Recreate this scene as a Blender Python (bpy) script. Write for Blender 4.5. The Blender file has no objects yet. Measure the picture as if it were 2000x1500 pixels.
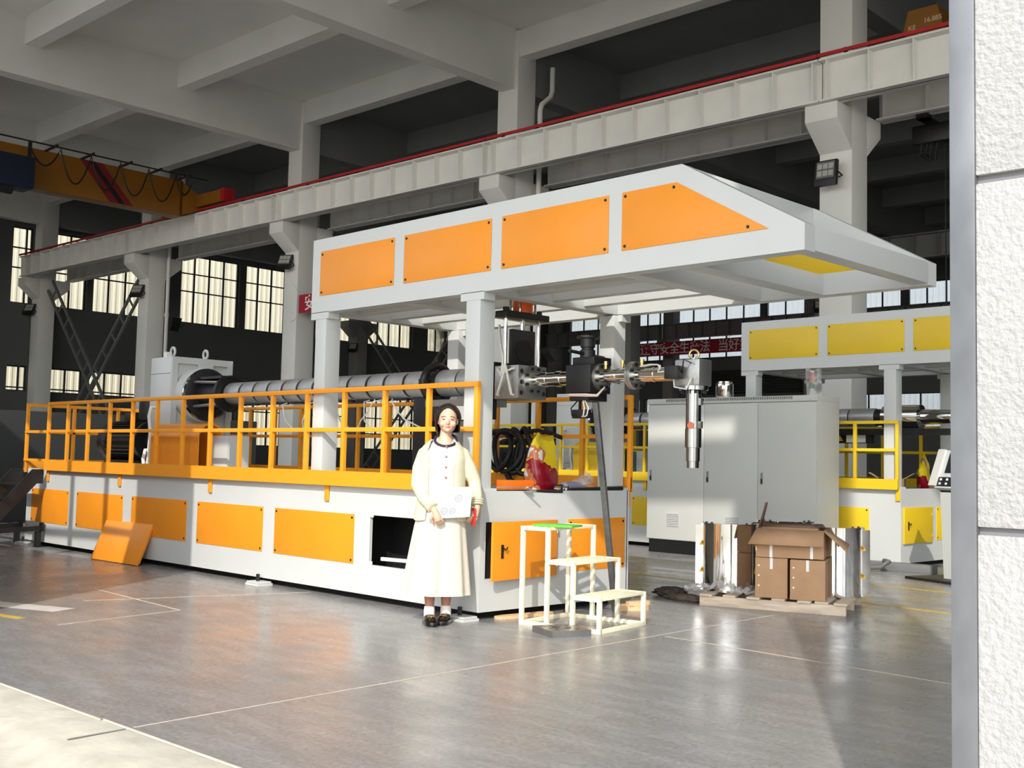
import bpy, bmesh, math, random
from mathutils import Vector, Matrix, noise
random.seed(7)
PI = math.pi
scene = bpy.context.scene
COL = scene.collection

# ------------------------------------------------------------------ camera
YAW, PIT, ROL, FPX = math.radians(-45.0), math.radians(3.9), math.radians(1.3), 2191.0
CAM = Vector((6.275, -5.966, 1.225))
_f = Vector((math.sin(YAW)*math.cos(PIT), math.cos(YAW)*math.cos(PIT), math.sin(PIT)))
_r0 = Vector((math.cos(YAW), -math.sin(YAW), 0)); _u0 = _r0.cross(_f)
_r = math.cos(ROL)*_r0 + math.sin(ROL)*_u0
_u = -math.sin(ROL)*_r0 + math.cos(ROL)*_u0
cd = bpy.data.cameras.new('camera'); cam = bpy.data.objects.new('camera', cd); COL.objects.link(cam)
cd.sensor_width = 36.0; cd.lens = FPX/2000.0*36.0; cd.clip_start = 0.05; cd.clip_end = 400
cam.matrix_world = Matrix(((_r.x, _u.x, -_f.x, CAM.x), (_r.y, _u.y, -_f.y, CAM.y), (_r.z, _u.z, -_f.z, CAM.z), (0, 0, 0, 1)))
scene.camera = cam

# ------------------------------------------------------------------ sky, sun, exposure
SUN_EL, SUN_HEAD = math.radians(34.0), math.radians(-33.8)
w = bpy.data.worlds.new('world'); scene.world = w; w.use_nodes = True
nt = w.node_tree; nt.nodes.clear()
sky = nt.nodes.new('ShaderNodeTexSky'); sky.sky_type = 'NISHITA'; sky.sun_disc = False
sky.sun_elevation = SUN_EL; sky.sun_rotation = SUN_HEAD + PI
sky.air_density = 1.0; sky.dust_density = 1.0; sky.ozone_density = 1.0
hs = nt.nodes.new('ShaderNodeHueSaturation'); hs.inputs['Saturation'].default_value = 0.35
bg = nt.nodes.new('ShaderNodeBackground'); bg.inputs['Strength'].default_value = 0.30
wo = nt.nodes.new('ShaderNodeOutputWorld')
nt.links.new(sky.outputs[0], hs.inputs['Color']); nt.links.new(hs.outputs[0], bg.inputs[0]); nt.links.new(bg.outputs[0], wo.inputs[0])
sl = bpy.data.lights.new('sun', 'SUN'); sl.energy = 3.0; sl.color = (1.0, 0.945, 0.86); sl.angle = math.radians(0.6)
so = bpy.data.objects.new('sun', sl); COL.objects.link(so)
sd = Vector((math.sin(SUN_HEAD)*math.cos(SUN_EL), math.cos(SUN_HEAD)*math.cos(SUN_EL), -math.sin(SUN_EL)))
so.rotation_euler = sd.to_track_quat('-Z', 'Y').to_euler(); so.location = (12, -20, 20)
vs = scene.view_settings
vs.view_transform = 'Standard'; vs.look = 'None'; vs.exposure = 0.3; vs.gamma = 1.0; vs.use_curve_mapping = False

# ------------------------------------------------------------------ helpers
def lin(r, g, b):
    return tuple(((c/255.0)/12.92 if c/255.0 <= 0.04045 else ((c/255.0+0.055)/1.055)**2.4) for c in (r, g, b))
MATS = {}
def mat(name, rgb, rough=0.5, metal=0.0, var=0.06, scale=6.0, bump=0.0, bscale=40.0, coat=0.0, spec=0.5, rvar=0.0, alpha=1.0, stretch=None):
    if name in MATS: return MATS[name]
    m = bpy.data.materials.new(name); m.use_nodes = True; t = m.node_tree; N = t.nodes; L = t.links
    b = N['Principled BSDF']; c = lin(*rgb)
    tc = N.new('ShaderNodeTexCoord'); src = tc.outputs['Object']
    if stretch:
        mp = N.new('ShaderNodeMapping'); mp.inputs['Scale'].default_value = stretch; L.new(src, mp.inputs[0]); src = mp.outputs[0]
    n = N.new('ShaderNodeTexNoise'); n.inputs['Scale'].default_value = scale; n.inputs['Detail'].default_value = 5
    L.new(src, n.inputs['Vector'])
    r = N.new('ShaderNodeValToRGB')
    r.color_ramp.elements[0].position = 0.3; r.color_ramp.elements[1].position = 0.7
    r.color_ramp.elements[0].color = (*[x*(1-var) for x in c], 1); r.color_ramp.elements[1].color = (*[min(1, x*(1+var)) for x in c], 1)
    L.new(n.outputs['Fac'], r.inputs[0]); L.new(r.outputs[0], b.inputs['Base Color'])
    b.inputs['Roughness'].default_value = rough; b.inputs['Metallic'].default_value = metal
    b.inputs['Specular IOR Level'].default_value = spec
    if coat: b.inputs['Coat Weight'].default_value = coat; b.inputs['Coat Roughness'].default_value = 0.08
    if rvar:
        mr = N.new('ShaderNodeMapRange'); mr.inputs[3].default_value = max(0.02, rough-rvar); mr.inputs[4].default_value = rough+rvar
        L.new(n.outputs['Fac'], mr.inputs[0]); L.new(mr.outputs[0], b.inputs['Roughness'])
    if bump:
        n2 = N.new('ShaderNodeTexNoise'); n2.inputs['Scale'].default_value = bscale; n2.inputs['Detail'].default_value = 6
        L.new(src, n2.inputs['Vector'])
        bp = N.new('ShaderNodeBump'); bp.inputs['Strength'].default_value = bump; bp.inputs['Distance'].default_value = 0.02
        L.new(n2.outputs['Fac'], bp.inputs['Height']); L.new(bp.outputs[0], b.inputs['Normal'])
    if alpha < 1: b.inputs['Alpha'].default_value = alpha
    MATS[name] = m
    return m
def mat_glass():
    m = bpy.data.materials.new('window_glass'); m.use_nodes = True; t = m.node_tree; N = t.nodes; L = t.links; N.remove(N['Principled BSDF'])
    tr = N.new('ShaderNodeBsdfTransparent'); tr.inputs[0].default_value = (0.98, 0.98, 0.98, 1)
    gl = N.new('ShaderNodeBsdfGlossy'); gl.inputs['Roughness'].default_value = 0.03
    lw = N.new('ShaderNodeFresnel'); lw.inputs[0].default_value = 1.45
    tc = N.new('ShaderNodeTexCoord'); nn = N.new('ShaderNodeTexNoise'); nn.inputs['Scale'].default_value = 2.0
    mm = N.new('ShaderNodeMath'); mm.operation = 'MULTIPLY'; ad = N.new('ShaderNodeMath'); ad.operation = 'ADD'; ad.inputs[1].default_value = 0.6
    L.new(tc.outputs['Object'], nn.inputs['Vector']); L.new(nn.outputs['Fac'], ad.inputs[0]); L.new(ad.outputs[0], mm.inputs[0]); L.new(lw.outputs[0], mm.inputs[1])
    mx = N.new('ShaderNodeMixShader'); L.new(mm.outputs[0], mx.inputs[0]); L.new(tr.outputs[0], mx.inputs[1]); L.new(gl.outputs[0], mx.inputs[2])
    L.new(mx.outputs[0], N['Material Output'].inputs[0]); MATS['window_glass'] = m
    return m
def mat_film():
    m = bpy.data.materials.new('clear_film'); m.use_nodes = True; t = m.node_tree; N = t.nodes; L = t.links; N.remove(N['Principled BSDF'])
    tr = N.new('ShaderNodeBsdfTransparent'); tr.inputs[0].default_value = (0.95, 0.95, 0.95, 1)
    gl = N.new('ShaderNodeBsdfPrincipled'); gl.inputs['Roughness'].default_value = 0.18; gl.inputs['Base Color'].default_value = (0.72, 0.72, 0.72, 1)
    tc = N.new('ShaderNodeTexCoord'); nn = N.new('ShaderNodeTexNoise'); nn.inputs['Scale'].default_value = 14.0; nn.inputs['Detail'].default_value = 6
    rp = N.new('ShaderNodeValToRGB'); rp.color_ramp.elements[0].position = 0.35; rp.color_ramp.elements[0].color = (.10, .10, .10, 1); rp.color_ramp.elements[1].position = 0.68; rp.color_ramp.elements[1].color = (.5, .5, .5, 1)
    L.new(tc.outputs['Object'], nn.inputs['Vector']); L.new(nn.outputs['Fac'], rp.inputs[0])
    mx = N.new('ShaderNodeMixShader'); L.new(rp.outputs[0], mx.inputs[0]); L.new(tr.outputs[0], mx.inputs[1]); L.new(gl.outputs[0], mx.inputs[2])
    L.new(mx.outputs[0], N['Material Output'].inputs[0]); MATS['clear_film'] = m
    return m

M_WHITE = mat('machine_white_paint', (198, 201, 199), 0.32, var=0.02, scale=2.0, rvar=0.05)
M_ORANGE = mat('orange_paint', (234, 146, 34), 0.34, var=0.03, scale=3.0)
M_ORANGE_R = mat('orange_rail_paint', (238, 156, 38), 0.36, var=0.03, scale=5.0)
M_YELLOW = mat('yellow_paint', (222, 188, 38), 0.36, var=0.03, scale=3.0)
M_BLACK = mat('black_paint', (22, 22, 23), 0.42, var=0.2, scale=8)
M_DARK = mat('dark_steel', (44, 44, 46), 0.45, 0.4, var=0.2, scale=10)
M_CAVITY = mat('black_and_cavity_shade', (14, 14, 15), 0.8, var=0.2, scale=3)  # near-black; also paints the shade inside the base openings
M_STEEL = mat('brushed_steel', (176, 176, 172), 0.32, 0.85, var=0.12, scale=30, stretch=(1, 20, 1))
M_CHROME = mat('polished_chrome', (226, 224, 220), 0.07, 1.0, var=0.05, scale=8, rvar=0.02)
M_NOZZLE = mat('dull_chrome', (150, 150, 148), 0.2, 1.0, var=0.12, scale=8, rvar=0.05)
M_BAND = mat('stainless_heater_sheet', (182, 182, 182), 0.38, 0.55, var=0.10, scale=16, rvar=0.08)
M_CONC = mat('painted_concrete', (228, 228, 222), 0.85, var=0.05, scale=0.8, bump=0.04, bscale=6)
M_WALLIN = mat('grey_plaster', (92, 94, 93), 0.9, var=0.05, scale=0.6)
M_BEAM = mat('white_beam_paint', (234, 233, 228), 0.5, var=0.05, scale=1.5)
M_RED = mat('red_rail_paint', (178, 28, 34), 0.45, var=0.1, scale=4)
M_CRANE = mat('crane_yellow_paint', (140, 90, 20), 0.42, var=0.08, scale=2)
M_CARD = mat('brown_cardboard', (178, 142, 108), 0.85, var=0.07, scale=7, bump=0.05, bscale=60)
M_CARD2 = mat('cardboard_inside', (120, 96, 80), 0.9, var=0.06, scale=7)
M_WOOD = mat('pale_pallet_wood', (206, 190, 168), 0.8, var=0.18, scale=3, stretch=(2, 14, 14), bump=0.15, bscale=8)
M_WOODY = mat('warm_plank_wood', (214, 178, 136), 0.75, var=0.15, scale=4, stretch=(2, 14, 14))
M_STOOL = mat('cream_stool_paint', (238, 234, 206), 0.5, var=0.05, scale=14)
M_CABLE = mat('black_rubber', (16, 16, 18), 0.5, var=0.2, scale=10)
M_WIRE = mat('white_wire', (226, 224, 214), 0.5, var=0.05)
M_FILM = mat_film(); M_GLASS = mat_glass()
M_FRAME = mat('dark_window_frame', (38, 40, 46), 0.5, var=0.1)
M_PRINTW = mat('white_print', (236, 236, 230), 0.6, var=0.03)
M_PRINTB = mat('black_print', (26, 26, 28), 0.6, var=0.1)

class MB:
    def __init__(s): s.v = []; s.f = []
    def _add(s, vs, fs):
        o = len(s.v); s.v += [Vector(p) for p in vs]; s.f += [tuple(i+o for i in q) for q in fs]; return s
    def box(s, x0, x1, y0, y1, z0, z1):
        return s._add([(x0,y0,z0),(x1,y0,z0),(x1,y1,z0),(x0,y1,z0),(x0,y0,z1),(x1,y0,z1),(x1,y1,z1),(x0,y1,z1)],
                      [(0,3,2,1),(4,5,6,7),(0,1,5,4),(1,2,6,5),(2,3,7,6),(3,0,4,7)])
    def beam(s, a, b, wd, h, up=(0,0,1)):
        a = Vector(a); b = Vector(b); d = (b-a).normalized(); u = Vector(up)
        x = d.cross(u)
        if x.length < 1e-4: x = d.cross(Vector((1,0,0)))
        x.normalize(); y = x.cross(d); x *= wd/2; y *= h/2
        vs = [a-x-y, a+x-y, a+x+y, a-x+y, b-x-y, b+x-y, b+x+y, b-x+y]
        return s._add(vs, [(0,1,2,3),(7,6,5,4),(0,4,5,1),(1,5,6,2),(2,6,7,3),(3,7,4,0)])
    def rings(s, R, cap=True, closed=False):
        n = len(R[0]); o = len(s.v)
        for r in R: s.v += [Vector(p) for p in r]
        m = len(R)
        for i in range(m if closed else m-1):
            j = (i+1) % m
            for k in range(n):
                l = (k+1) % n
                s.f.append((o+i*n+k, o+i*n+l, o+j*n+l, o+j*n+k))
        if cap and not closed:
            s.f.append(tuple(o+k for k in reversed(range(n)))); s.f.append(tuple(o+(m-1)*n+k for k in range(n)))
        return s
    def lathe(s, c, ax, prof, n=20, cap=True):
        c = Vector(c); d = Vector(ax).normalized()
        x = d.cross(Vector((0,0,1)));
        if x.length < 1e-4: x = Vector((1,0,0))
        x.normalize(); y = d.cross(x)
        return s.rings([[c+d*t+x*(r*math.cos(2*PI*k/n))+y*(r*math.sin(2*PI*k/n)) for k in range(n)] for t, r in prof], cap)
    def cyl(s, a, b, r, r2=None, n=16):
        a = Vector(a); b = Vector(b); L = (b-a).length
        return s.lathe(a, b-a, [(0, r), (L, r if r2 is None else r2)], n)
    def tube(s, P, r, n=8, closed=False):
        P = [Vector(p) for p in P]; R = []; m = len(P); x = None
        for i, p in enumerate(P):
            d = ((P[(i+1) % m]-P[i-1]) if closed else (P[min(i+1, m-1)]-P[max(i-1, 0)])).normalized()
            if x is None:
                x = d.cross(Vector((0,0,1)))
                if x.length < 1e-3: x = d.cross(Vector((1,0,0)))
            x = (x-d*x.dot(d)).normalized(); y = d.cross(x)
            rr = r[i] if isinstance(r, (list, tuple)) else r
            R.append([p+x*(rr*math.cos(2*PI*k/n))+y*(rr*math.sin(2*PI*k/n)) for k in range(n)])
        return s.rings(R, True, closed)
    def prism(s, P, off):
        P = [Vector(p) for p in P]; off = Vector(off); n = len(P); o = len(s.v)
        s.v += P+[p+off for p in P]
        s.f.append(tuple(o+k for k in reversed(range(n)))); s.f.append(tuple(o+n+k for k in range(n)))
        for k in range(n): s.f.append((o+k, o+(k+1) % n, o+n+(k+1) % n, o+n+k))
        return s
    def sphere(s, c, r, nu=16, nv=10):
        c = Vector(c); r = (r,)*3 if not isinstance(r, (tuple, list)) else r
        R = []
        for j in range(nv+1):
            a = PI*(0.02+0.96*j/nv); R.append([c+Vector((r[0]*math.sin(a)*math.cos(2*PI*k/nu), r[1]*math.sin(a)*math.sin(2*PI*k/nu), -r[2]*math.cos(a))) for k in range(nu)])
        return s.rings(R)
    def torus(s, c, ax, R, r, n=24, m=8):
        c = Vector(c); d = Vector(ax).normalized(); x = d.cross(Vector((0,0,1)))
        if x.length < 1e-4: x = Vector((1,0,0))
        x.normalize(); y = d.cross(x)
        return s.tube([c+x*(R*math.cos(2*PI*k/n))+y*(R*math.sin(2*PI*k/n)) for k in range(n)], r, m, True)
    def xf(s, M): s.v = [M @ p for p in s.v]; return s
    def mesh(s, name, material, bevel=0, smooth=30):
        me = bpy.data.meshes.new(name); me.from_pydata([tuple(p) for p in s.v], [], s.f)
        bm = bmesh.new(); bm.from_mesh(me); bmesh.ops.recalc_face_normals(bm, faces=bm.faces)
        if bevel:
            ed = [e for e in bm.edges if len(e.link_faces) == 2 and e.calc_face_angle(0) > 0.5]
            bmesh.ops.bevel(bm, geom=ed, offset=bevel, segments=2, affect='EDGES', profile=0.6, clamp_overlap=True)
        for fc in bm.faces: fc.smooth = True
        bm.to_mesh(me); bm.free(); me.set_sharp_from_angle(angle=math.radians(smooth)); me.materials.append(material)
        return me
    def build(s, name, material, parent=None, bevel=0, smooth=30, keep=False):
        off = Vector((0,0,0))
        if parent is None and not keep and s.v:
            xs = [p.x for p in s.v]; ys = [p.y for p in s.v]; off = Vector(((min(xs)+max(xs))/2, (min(ys)+max(ys))/2, min(p.z for p in s.v)))
            s.v = [p-off for p in s.v]
        o = bpy.data.objects.new(name, s.mesh(name, material, bevel, smooth)); COL.objects.link(o); o.location = off
        if parent: o.parent = parent
        return o
def tag(o, label=None, cat=None, group=None, kind=None):
    if label: o['label'] = label
    if cat: o['category'] = cat
    if group: o['group'] = group
    if kind: o['kind'] = kind
    return o
def thing(name, label, cat, loc=(0,0,0), rotz=0.0, group=None):
    o = bpy.data.objects.new(name, None); COL.objects.link(o); o.empty_display_size = 0.1
    o.location = loc; o.rotation_euler = (0,0,rotz); return tag(o, label, cat, group)
def inst(src, parent, loc=(0,0,0), rot=None):
    c = src.copy(); COL.objects.link(c); c.parent = parent; c.location = loc
    if rot: c.rotation_euler = rot
    return c
def copy_tree(o, parent=None):
    c = o.copy(); COL.objects.link(c); c.parent = parent
    for ch in list(o.children): copy_tree(ch, c)
    return c
def text_obj(name, body, size, M, material, parent=None, depth=0.002, align='LEFT'):
    cu = bpy.data.curves.new(name, 'FONT'); cu.body = body; cu.size = size; cu.extrude = depth; cu.align_x = align; cu.offset = size*.012
    o = bpy.data.objects.new(name, cu); COL.objects.link(o)
    bpy.context.view_layer.update()
    me = bpy.data.meshes.new_from_object(o.evaluated_get(bpy.context.evaluated_depsgraph_get()))
    bpy.data.objects.remove(o); me.transform(M); me.materials.clear(); me.materials.append(material)
    p = bpy.data.objects.new(name, me); COL.objects.link(p)
    if parent: p.parent = parent
    return p
def frame_m(o, x, y):                      # text frame: x = reading direction, y = up
    x = Vector(x).normalized(); y = Vector(y).normalized(); z = x.cross(y)
    return Matrix(((x.x, y.x, z.x, o[0]), (x.y, y.y, z.y, o[1]), (x.z, y.z, z.z, o[2]), (0,0,0,1)))
# building frame: turned 2 degrees against the machine
MB_B = Matrix.Translation((CAM.x, CAM.y, 0)) @ Matrix.Rotation(math.radians(2.0), 4, 'Z')
MB_I = MB_B.inverted()
def bthing(name, label, cat, x, y, z=0, group=None):
    p = MB_B @ Vector((x, y, z)); return thing(name, label, cat, p, math.radians(2.0), group)

# ================================================================== THE HALL (building frame)
def floor_mat():
    m = bpy.data.materials.new('polished_concrete_floor'); m.use_nodes = True; t = m.node_tree; N = t.nodes; L = t.links; b = N['Principled BSDF']
    tc = N.new('ShaderNodeTexCoord'); src = tc.outputs['Object']
    def nz(sc, det=6, st=None):
        n = N.new('ShaderNodeTexNoise'); n.inputs['Scale'].default_value = sc; n.inputs['Detail'].default_value = det; n.inputs['Roughness'].default_value = 0.65
        if st:
            mp = N.new('ShaderNodeMapping'); mp.inputs['Scale'].default_value = st; mp.inputs['Rotation'].default_value = (0, 0, 0.7); L.new(src, mp.inputs[0]); L.new(mp.outputs[0], n.inputs['Vector'])
        else: L.new(src, n.inputs['Vector'])
        return n
    def ramp(n, p0, c0, p1, c1):
        r = N.new('ShaderNodeValToRGB'); r.color_ramp.elements[0].position = p0; r.color_ramp.elements[0].color = (*c0, 1); r.color_ramp.elements[1].position = p1; r.color_ramp.elements[1].color = (*c1, 1)
        L.new(n.outputs['Fac'], r.inputs[0]); return r
    a = ramp(nz(0.35), 0.35, lin(136, 136, 136), 0.7, lin(157, 157, 156))
    g = ramp(nz(38), 0.35, (0.74, 0.74, 0.74), 0.72, (1.18, 1.18, 1.18))
    s = ramp(nz(2.2, 8, (1, 4.0, 1)), 0.42, (0.88, 0.87, 0.86), 0.66, (1.12, 1.11, 1.10))
    m1 = N.new('ShaderNodeMixRGB'); m1.blend_type = 'MULTIPLY'; m1.inputs[0].default_value = 1; L.new(a.outputs[0], m1.inputs[1]); L.new(g.outputs[0], m1.inputs[2])
    m2 = N.new('ShaderNodeMixRGB'); m2.blend_type = 'MULTIPLY'; m2.inputs[0].default_value = 1; L.new(m1.outputs[0], m2.inputs[1]); L.new(s.outputs[0], m2.inputs[2])
    L.new(m2.outputs[0], b.inputs['Base Color'])
    rr = ramp(nz(1.1, 5), 0.3, (0.16,)*3, 0.75, (0.42,)*3); L.new(rr.outputs[0], b.inputs['Roughness'])
    b.inputs['Specular IOR Level'].default_value = 0.55
    bp = N.new('ShaderNodeBump'); bp.inputs['Strength'].default_value = 0.06; bp.inputs['Distance'].default_value = 0.01
    L.new(nz(60).outputs['Fac'], bp.inputs['Height']); L.new(bp.outputs[0], b.inputs['Normal'])
    return m
M_FLOOR = floor_mat()
M_APRON = mat('rough_outdoor_concrete', (182, 177, 162), 0.9, var=0.14, scale=5, bump=0.25, bscale=14)
M_YARD = mat('yard_concrete', (196, 194, 190), 0.95, var=0.08, scale=0.7)
M_JOINT = mat('pale_joint_filler', (222, 208, 190), 0.7, var=0.12, scale=10)
M_LANE = mat('worn_yellow_floor_paint', (206, 176, 70), 0.45, var=0.2, scale=6)
M_STUCCO = mat('white_textured_stucco', (166, 166, 165), 0.9, var=0.04, scale=20, bump=0.5, bscale=70)
M_GALV = mat('galvanised_corner_trim', (118, 121, 125), 0.5, 0.5, var=0.22, scale=7, stretch=(1, 1, 0.6))
M_GROOVE = mat('dark_grey_joint', (120, 120, 124), 0.8)

XC = [-0.9, -8.9, -16.95, -25.0, -33.0, -40.9]         # +x faces of the columns
XW, YB, YF = -41.6, 48.0, 2.4
ZC = 11.0
def st(o): o['kind'] = 'structure'; return o
fl = st(MB().box(XW-0.3, 16.3, YF+.16, YB+0.3, -0.25, 0.0).xf(MB_B).build('floor', M_FLOOR, keep=True))
yard = st(MB().box(-160, 160, -160, 160, -0.5, -0.26).build('ground', M_YARD, keep=True))
# outdoor apron: a flat strip at the doorway, a worn rounded lip, then the lower yard slab
ap = MB()
rows = []
random.seed(3)
nx = 60
for i in range(nx+1):
    X = -16+24*i/nx
    dz = random.uniform(-.006, .006)
    rows.append([(X, YF+.16, -0.002), (X, YF-.14+random.uniform(-.012, .012), -0.004), (X, YF-.20+random.uniform(-.012, .012), -0.03+dz), (X, YF-.30, -0.06+dz), (X, YF-.45, -0.085), (X, -8, -0.16), (X, -8, -0.3), (X, YF+.16, -0.3)])
ap.rings(rows); st(ap.xf(MB_B).build('trim_1', M_APRON, keep=True, smooth=60))
def strip(a, b, wd, name, material, z=0.0015):
    a = Vector((*a, z)); b = Vector((*b, z)); d = (b-a).normalized(); p = Vector((-d.y, d.x, 0))*wd/2
    h = Vector((0, 0, 0.001))
    o = MB()._add([a-p-h, b-p-h, b+p-h, a+p-h, a-p, b-p, b+p, a+p], [(0,3,2,1),(4,5,6,7),(0,1,5,4),(1,2,6,5),(2,3,7,6),(3,0,4,7)]).build(name, material, fl)
    return o
strip((1.505, -3.53), (1.175, 2.85), 0.008, 'joint_line', M_JOINT)
strip((1.355, 0.558), (4.9, 0.42), 0.008, 'joint_line', M_JOINT)
strip((-3.472, -1.42), (-1.793, -1.503), 0.012, 'joint_line', M_JOINT)
strip((-1.793, -1.503), (-1.60, -2.55), 0.010, 'joint_line', M_JOINT)
strip((-2.75, -1.85), (-2.2, 0.0), 0.007, 'joint_line', M_JOINT)
strip((-1.9, 3.97), (4.0, 3.42), 0.07, 'lane_line', M_LANE)
strip((-3.3, 5.46), (3.5, 5.08), 0.06, 'lane_line', M_LANE)
strip((-2.62, -2.75), (-2.05, -2.62), 0.07, 'lane_line', M_LANE)
strip((1.505, -3.55), (1.525, -3.84), 0.014, 'joint_gap', M_GROOVE, 0.0005)
strip((-3.3, -2.62), (-2.3, -2.2), 0.22, 'pale_floor_patch', mat('pale_floor_tone', (206, 202, 196), .6, var=.15, scale=5))  # pale off-white strip laid on the floor
for x0, x1, d in ((-8.14, -4.9, 0), (-4.92, -3.2, .012), (-3.22, -.96, -.008)):
    p0 = MB_B @ Vector((x0, YF+.16+d, 0)); p1 = MB_B @ Vector((x1, YF+.16+d, 0)); strip((p0.x, p0.y), (p1.x, p1.y), 0.02, 'joint_line', M_JOINT)

def wall(name, axis, a0, a1, z0, z1, p0, p1, holes, material):
    A = sorted({a0, a1, *[h[0] for h in holes], *[h[1] for h in holes]}); Z = sorted({z0, z1, *[h[2] for h in holes], *[h[3] for h in holes]})
    mb = MB()
    for i in range(len(A)-1):
        run = None
        for j in range(len(Z)-1):
            ca = (A[i]+A[i+1])/2; cz = (Z[j]+Z[j+1])/2
            solid = not any(h[0] < ca < h[1] and h[2] < cz < h[3] for h in holes)
            if solid:
                if run is None: run = Z[j]
            if (not solid or j == len(Z)-2) and run is not None:
                top = Z[j+1] if solid else Z[j]
                if axis == 'X': mb.box(p0, p1, A[i], A[i+1], run, top)
                else: mb.box(A[i], A[i+1], p0, p1, run, top)
                run = None
    return st(mb.xf(MB_B).build(name, material, keep=True))
WN = [0]
def window(axis, pos, a0, a1, z0, z1, cols, zr, out):
    WN[0] += 1
    root = bpy.data.objects.new('window_%d' % WN[0], None); COL.objects.link(root); st(root)
    c = (pos, (a0+a1)/2) if axis == 'X' else ((a0+a1)/2, pos)
    root.location = MB_B @ Vector((c[0], c[1], z0)); root.rotation_euler = (0, 0, math.radians(2))
    def bx_(mb, u0, u1, w0, w1, d):
        u0 -= (a0+a1)/2; u1 -= (a0+a1)/2; w0 -= z0; w1 -= z0
        if axis == 'X': mb.box(-d, d, u0, u1, w0, w1)
        else: mb.box(u0, u1, -d, d, w0, w1)
        return mb
    f = 0.045
    fr = MB(); bx_(fr, a0, a1, z0, z0+f, .04); bx_(fr, a0, a1, z1-f, z1, .04); bx_(fr, a0, a0+f, z0, z1, .04); bx_(fr, a1-f, a1, z0, z1, .04)
    fr.build('window_frame', M_FRAME, root)
    U = [a0]+list(cols)+[a1]; Wz = [z0]+list(zr)+[z1]
    for u in cols: bx_(MB(), u-.03, u+.03, z0, z1, .035).build('mullion', M_FRAME, root)
    for z in zr: bx_(MB(), a0, a1, z-.025, z+.025, .03).build('mullion', M_FRAME, root)
    for i in range(len(U)-1):
        for j in range(len(Wz)-1):
            bx_(MB(), U[i]+.005, U[i+1]-.005, Wz[j]+.005, Wz[j+1]-.005, .003).build('pane', M_GLASS, root)
    return root
ZU, ZL = (6.64, 9.5), (3.38, 4.34)
endw = [(17.39, 18.16), (19.04, 20.31), (20.57, 23.4), (24.36, 27.18), (27.5, 30.35), (31.3, 34.15), (34.43, 37.3), (38.3, 41.1), (41.4, 44.2), (9.6, 12.4)]
lowl = [(17.39, 18.16, 3.38, 4.32), (19.04, 20.31, 3.38, 4.32), (20.57, 23.4, 3.38, 4.32), (24.4, 27.2, 1.6, 4.32), (27.5, 30.35, 1.6, 4.32), (31.3, 34.2, 1.6, 4.32), (34.43, 38.3, 1.6, 4.32)]
holes = [(a, b, *ZU) for a, b in endw]+lowl
wall('wall_left', 'X', YF, YB+0.3, 0, ZC, XW-0.3, XW, holes, M_WALLIN)
def cols_for(a, b):
    n = max(1, round((b-a)/0.74)); return [a+(b-a)*k/n for k in range(1, n)]
for a, b in endw[:9]: window('X', XW-0.2, a, b, *ZU, cols_for(a, b) if b-a > 1 else [a+.57], [7.98, 8.73], -1)
for a, b, z0, z1 in lowl:
    window('X', XW-0.2, a, b, z0, z1, cols_for(a, b) if b-a > 1 else [a+.5], [3.52] if z0 > 3 else [2.35, 3.1], -1)
# window sills and reveals read as part of the wall thickness
backw = [(-40.5, -36.4), (-35.9, -33.5), (-33.2, -28.3), (-28.0, -24.9), (-23.9, -21.2), (-20.9, -17.5), (-16.0, -12.5), (-44, -43.9)][:7]
backl = [(-39.5, -35.5), (-35.2, -33.6), (-32.3, -25.2), (-23.9, -21.6), (-21.3, -19.4), (-18.6, -16.2)]
BU, BL = (6.6, 9.5), (2.9, 4.6)
wall('wall_back', 'Y', XW-0.3, 16.3, 0, ZC, YB, YB+0.3, [(a, b, *BU) for a, b in backw]+[(a, b, *BL) for a, b in backl], M_WALLIN)
for a, b in backw: window('Y', YB+0.1, a, b, *BU, [a+(b-a)*k/max(1, round((b-a)/.92)) for k in range(1, max(1, round((b-a)/.92)))], [8.5], 1)
for a, b in backl: window('Y', YB+0.1, a, b, *BL, [a+(b-a)*k/max(1, round((b-a)/1.1)) for k in range(1, max(1, round((b-a)/1.1)))], [3.75], 1)
wall('wall_right', 'X', YF, YB+0.3, 0, ZC, 16.0, 16.3, [(4, 17, 3.5, 10.0)], M_WALLIN)  # unseen opening added to brighten the right-facing column sides
front_openings = [(-15.2, -9.2, 2.75, 4.75), (0.1, 7.6, -1, 10.5), (-24, -16, 2.75, 4.75)]  # second one unseen, heightened to let in more light
for x0, x1 in ((-32.8, -25.6), (-24.8, -17.3), (-16.7, -9.5)): front_openings += [(x0, x1, 5.8, 10.2)]  # unseen ribbon openings added to brighten beams and ceiling
front_openings += [(8.0, 15.6, -1, 10.5)]  # unseen opening added to brighten the right end of the hall
for x0, x1 in ((-8.7, -1.5),): front_openings += [(x0, x1, 6.2, 9.0), (x0, x1, 9.65, 10.1)]
wall('wall_front', 'Y', XW-0.3, 16.3, 0, ZC, YF+0.03, YF+0.3, [(-8.14, -0.95, -1, 4.7)]+front_openings, M_CONC)
tb = MB()
for x in (-10.0, -10.9, -11.8, -12.7, -13.6, -14.5): tb.box(x-.035, x+.035, YF+.1, YF+.18, 2.75, 4.75)
tb.box(-15.2, -9.2, YF+.1, YF+.18, 3.28, 3.33)
st(tb.xf(MB_B).build('trim_2', M_FRAME, keep=True))
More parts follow.
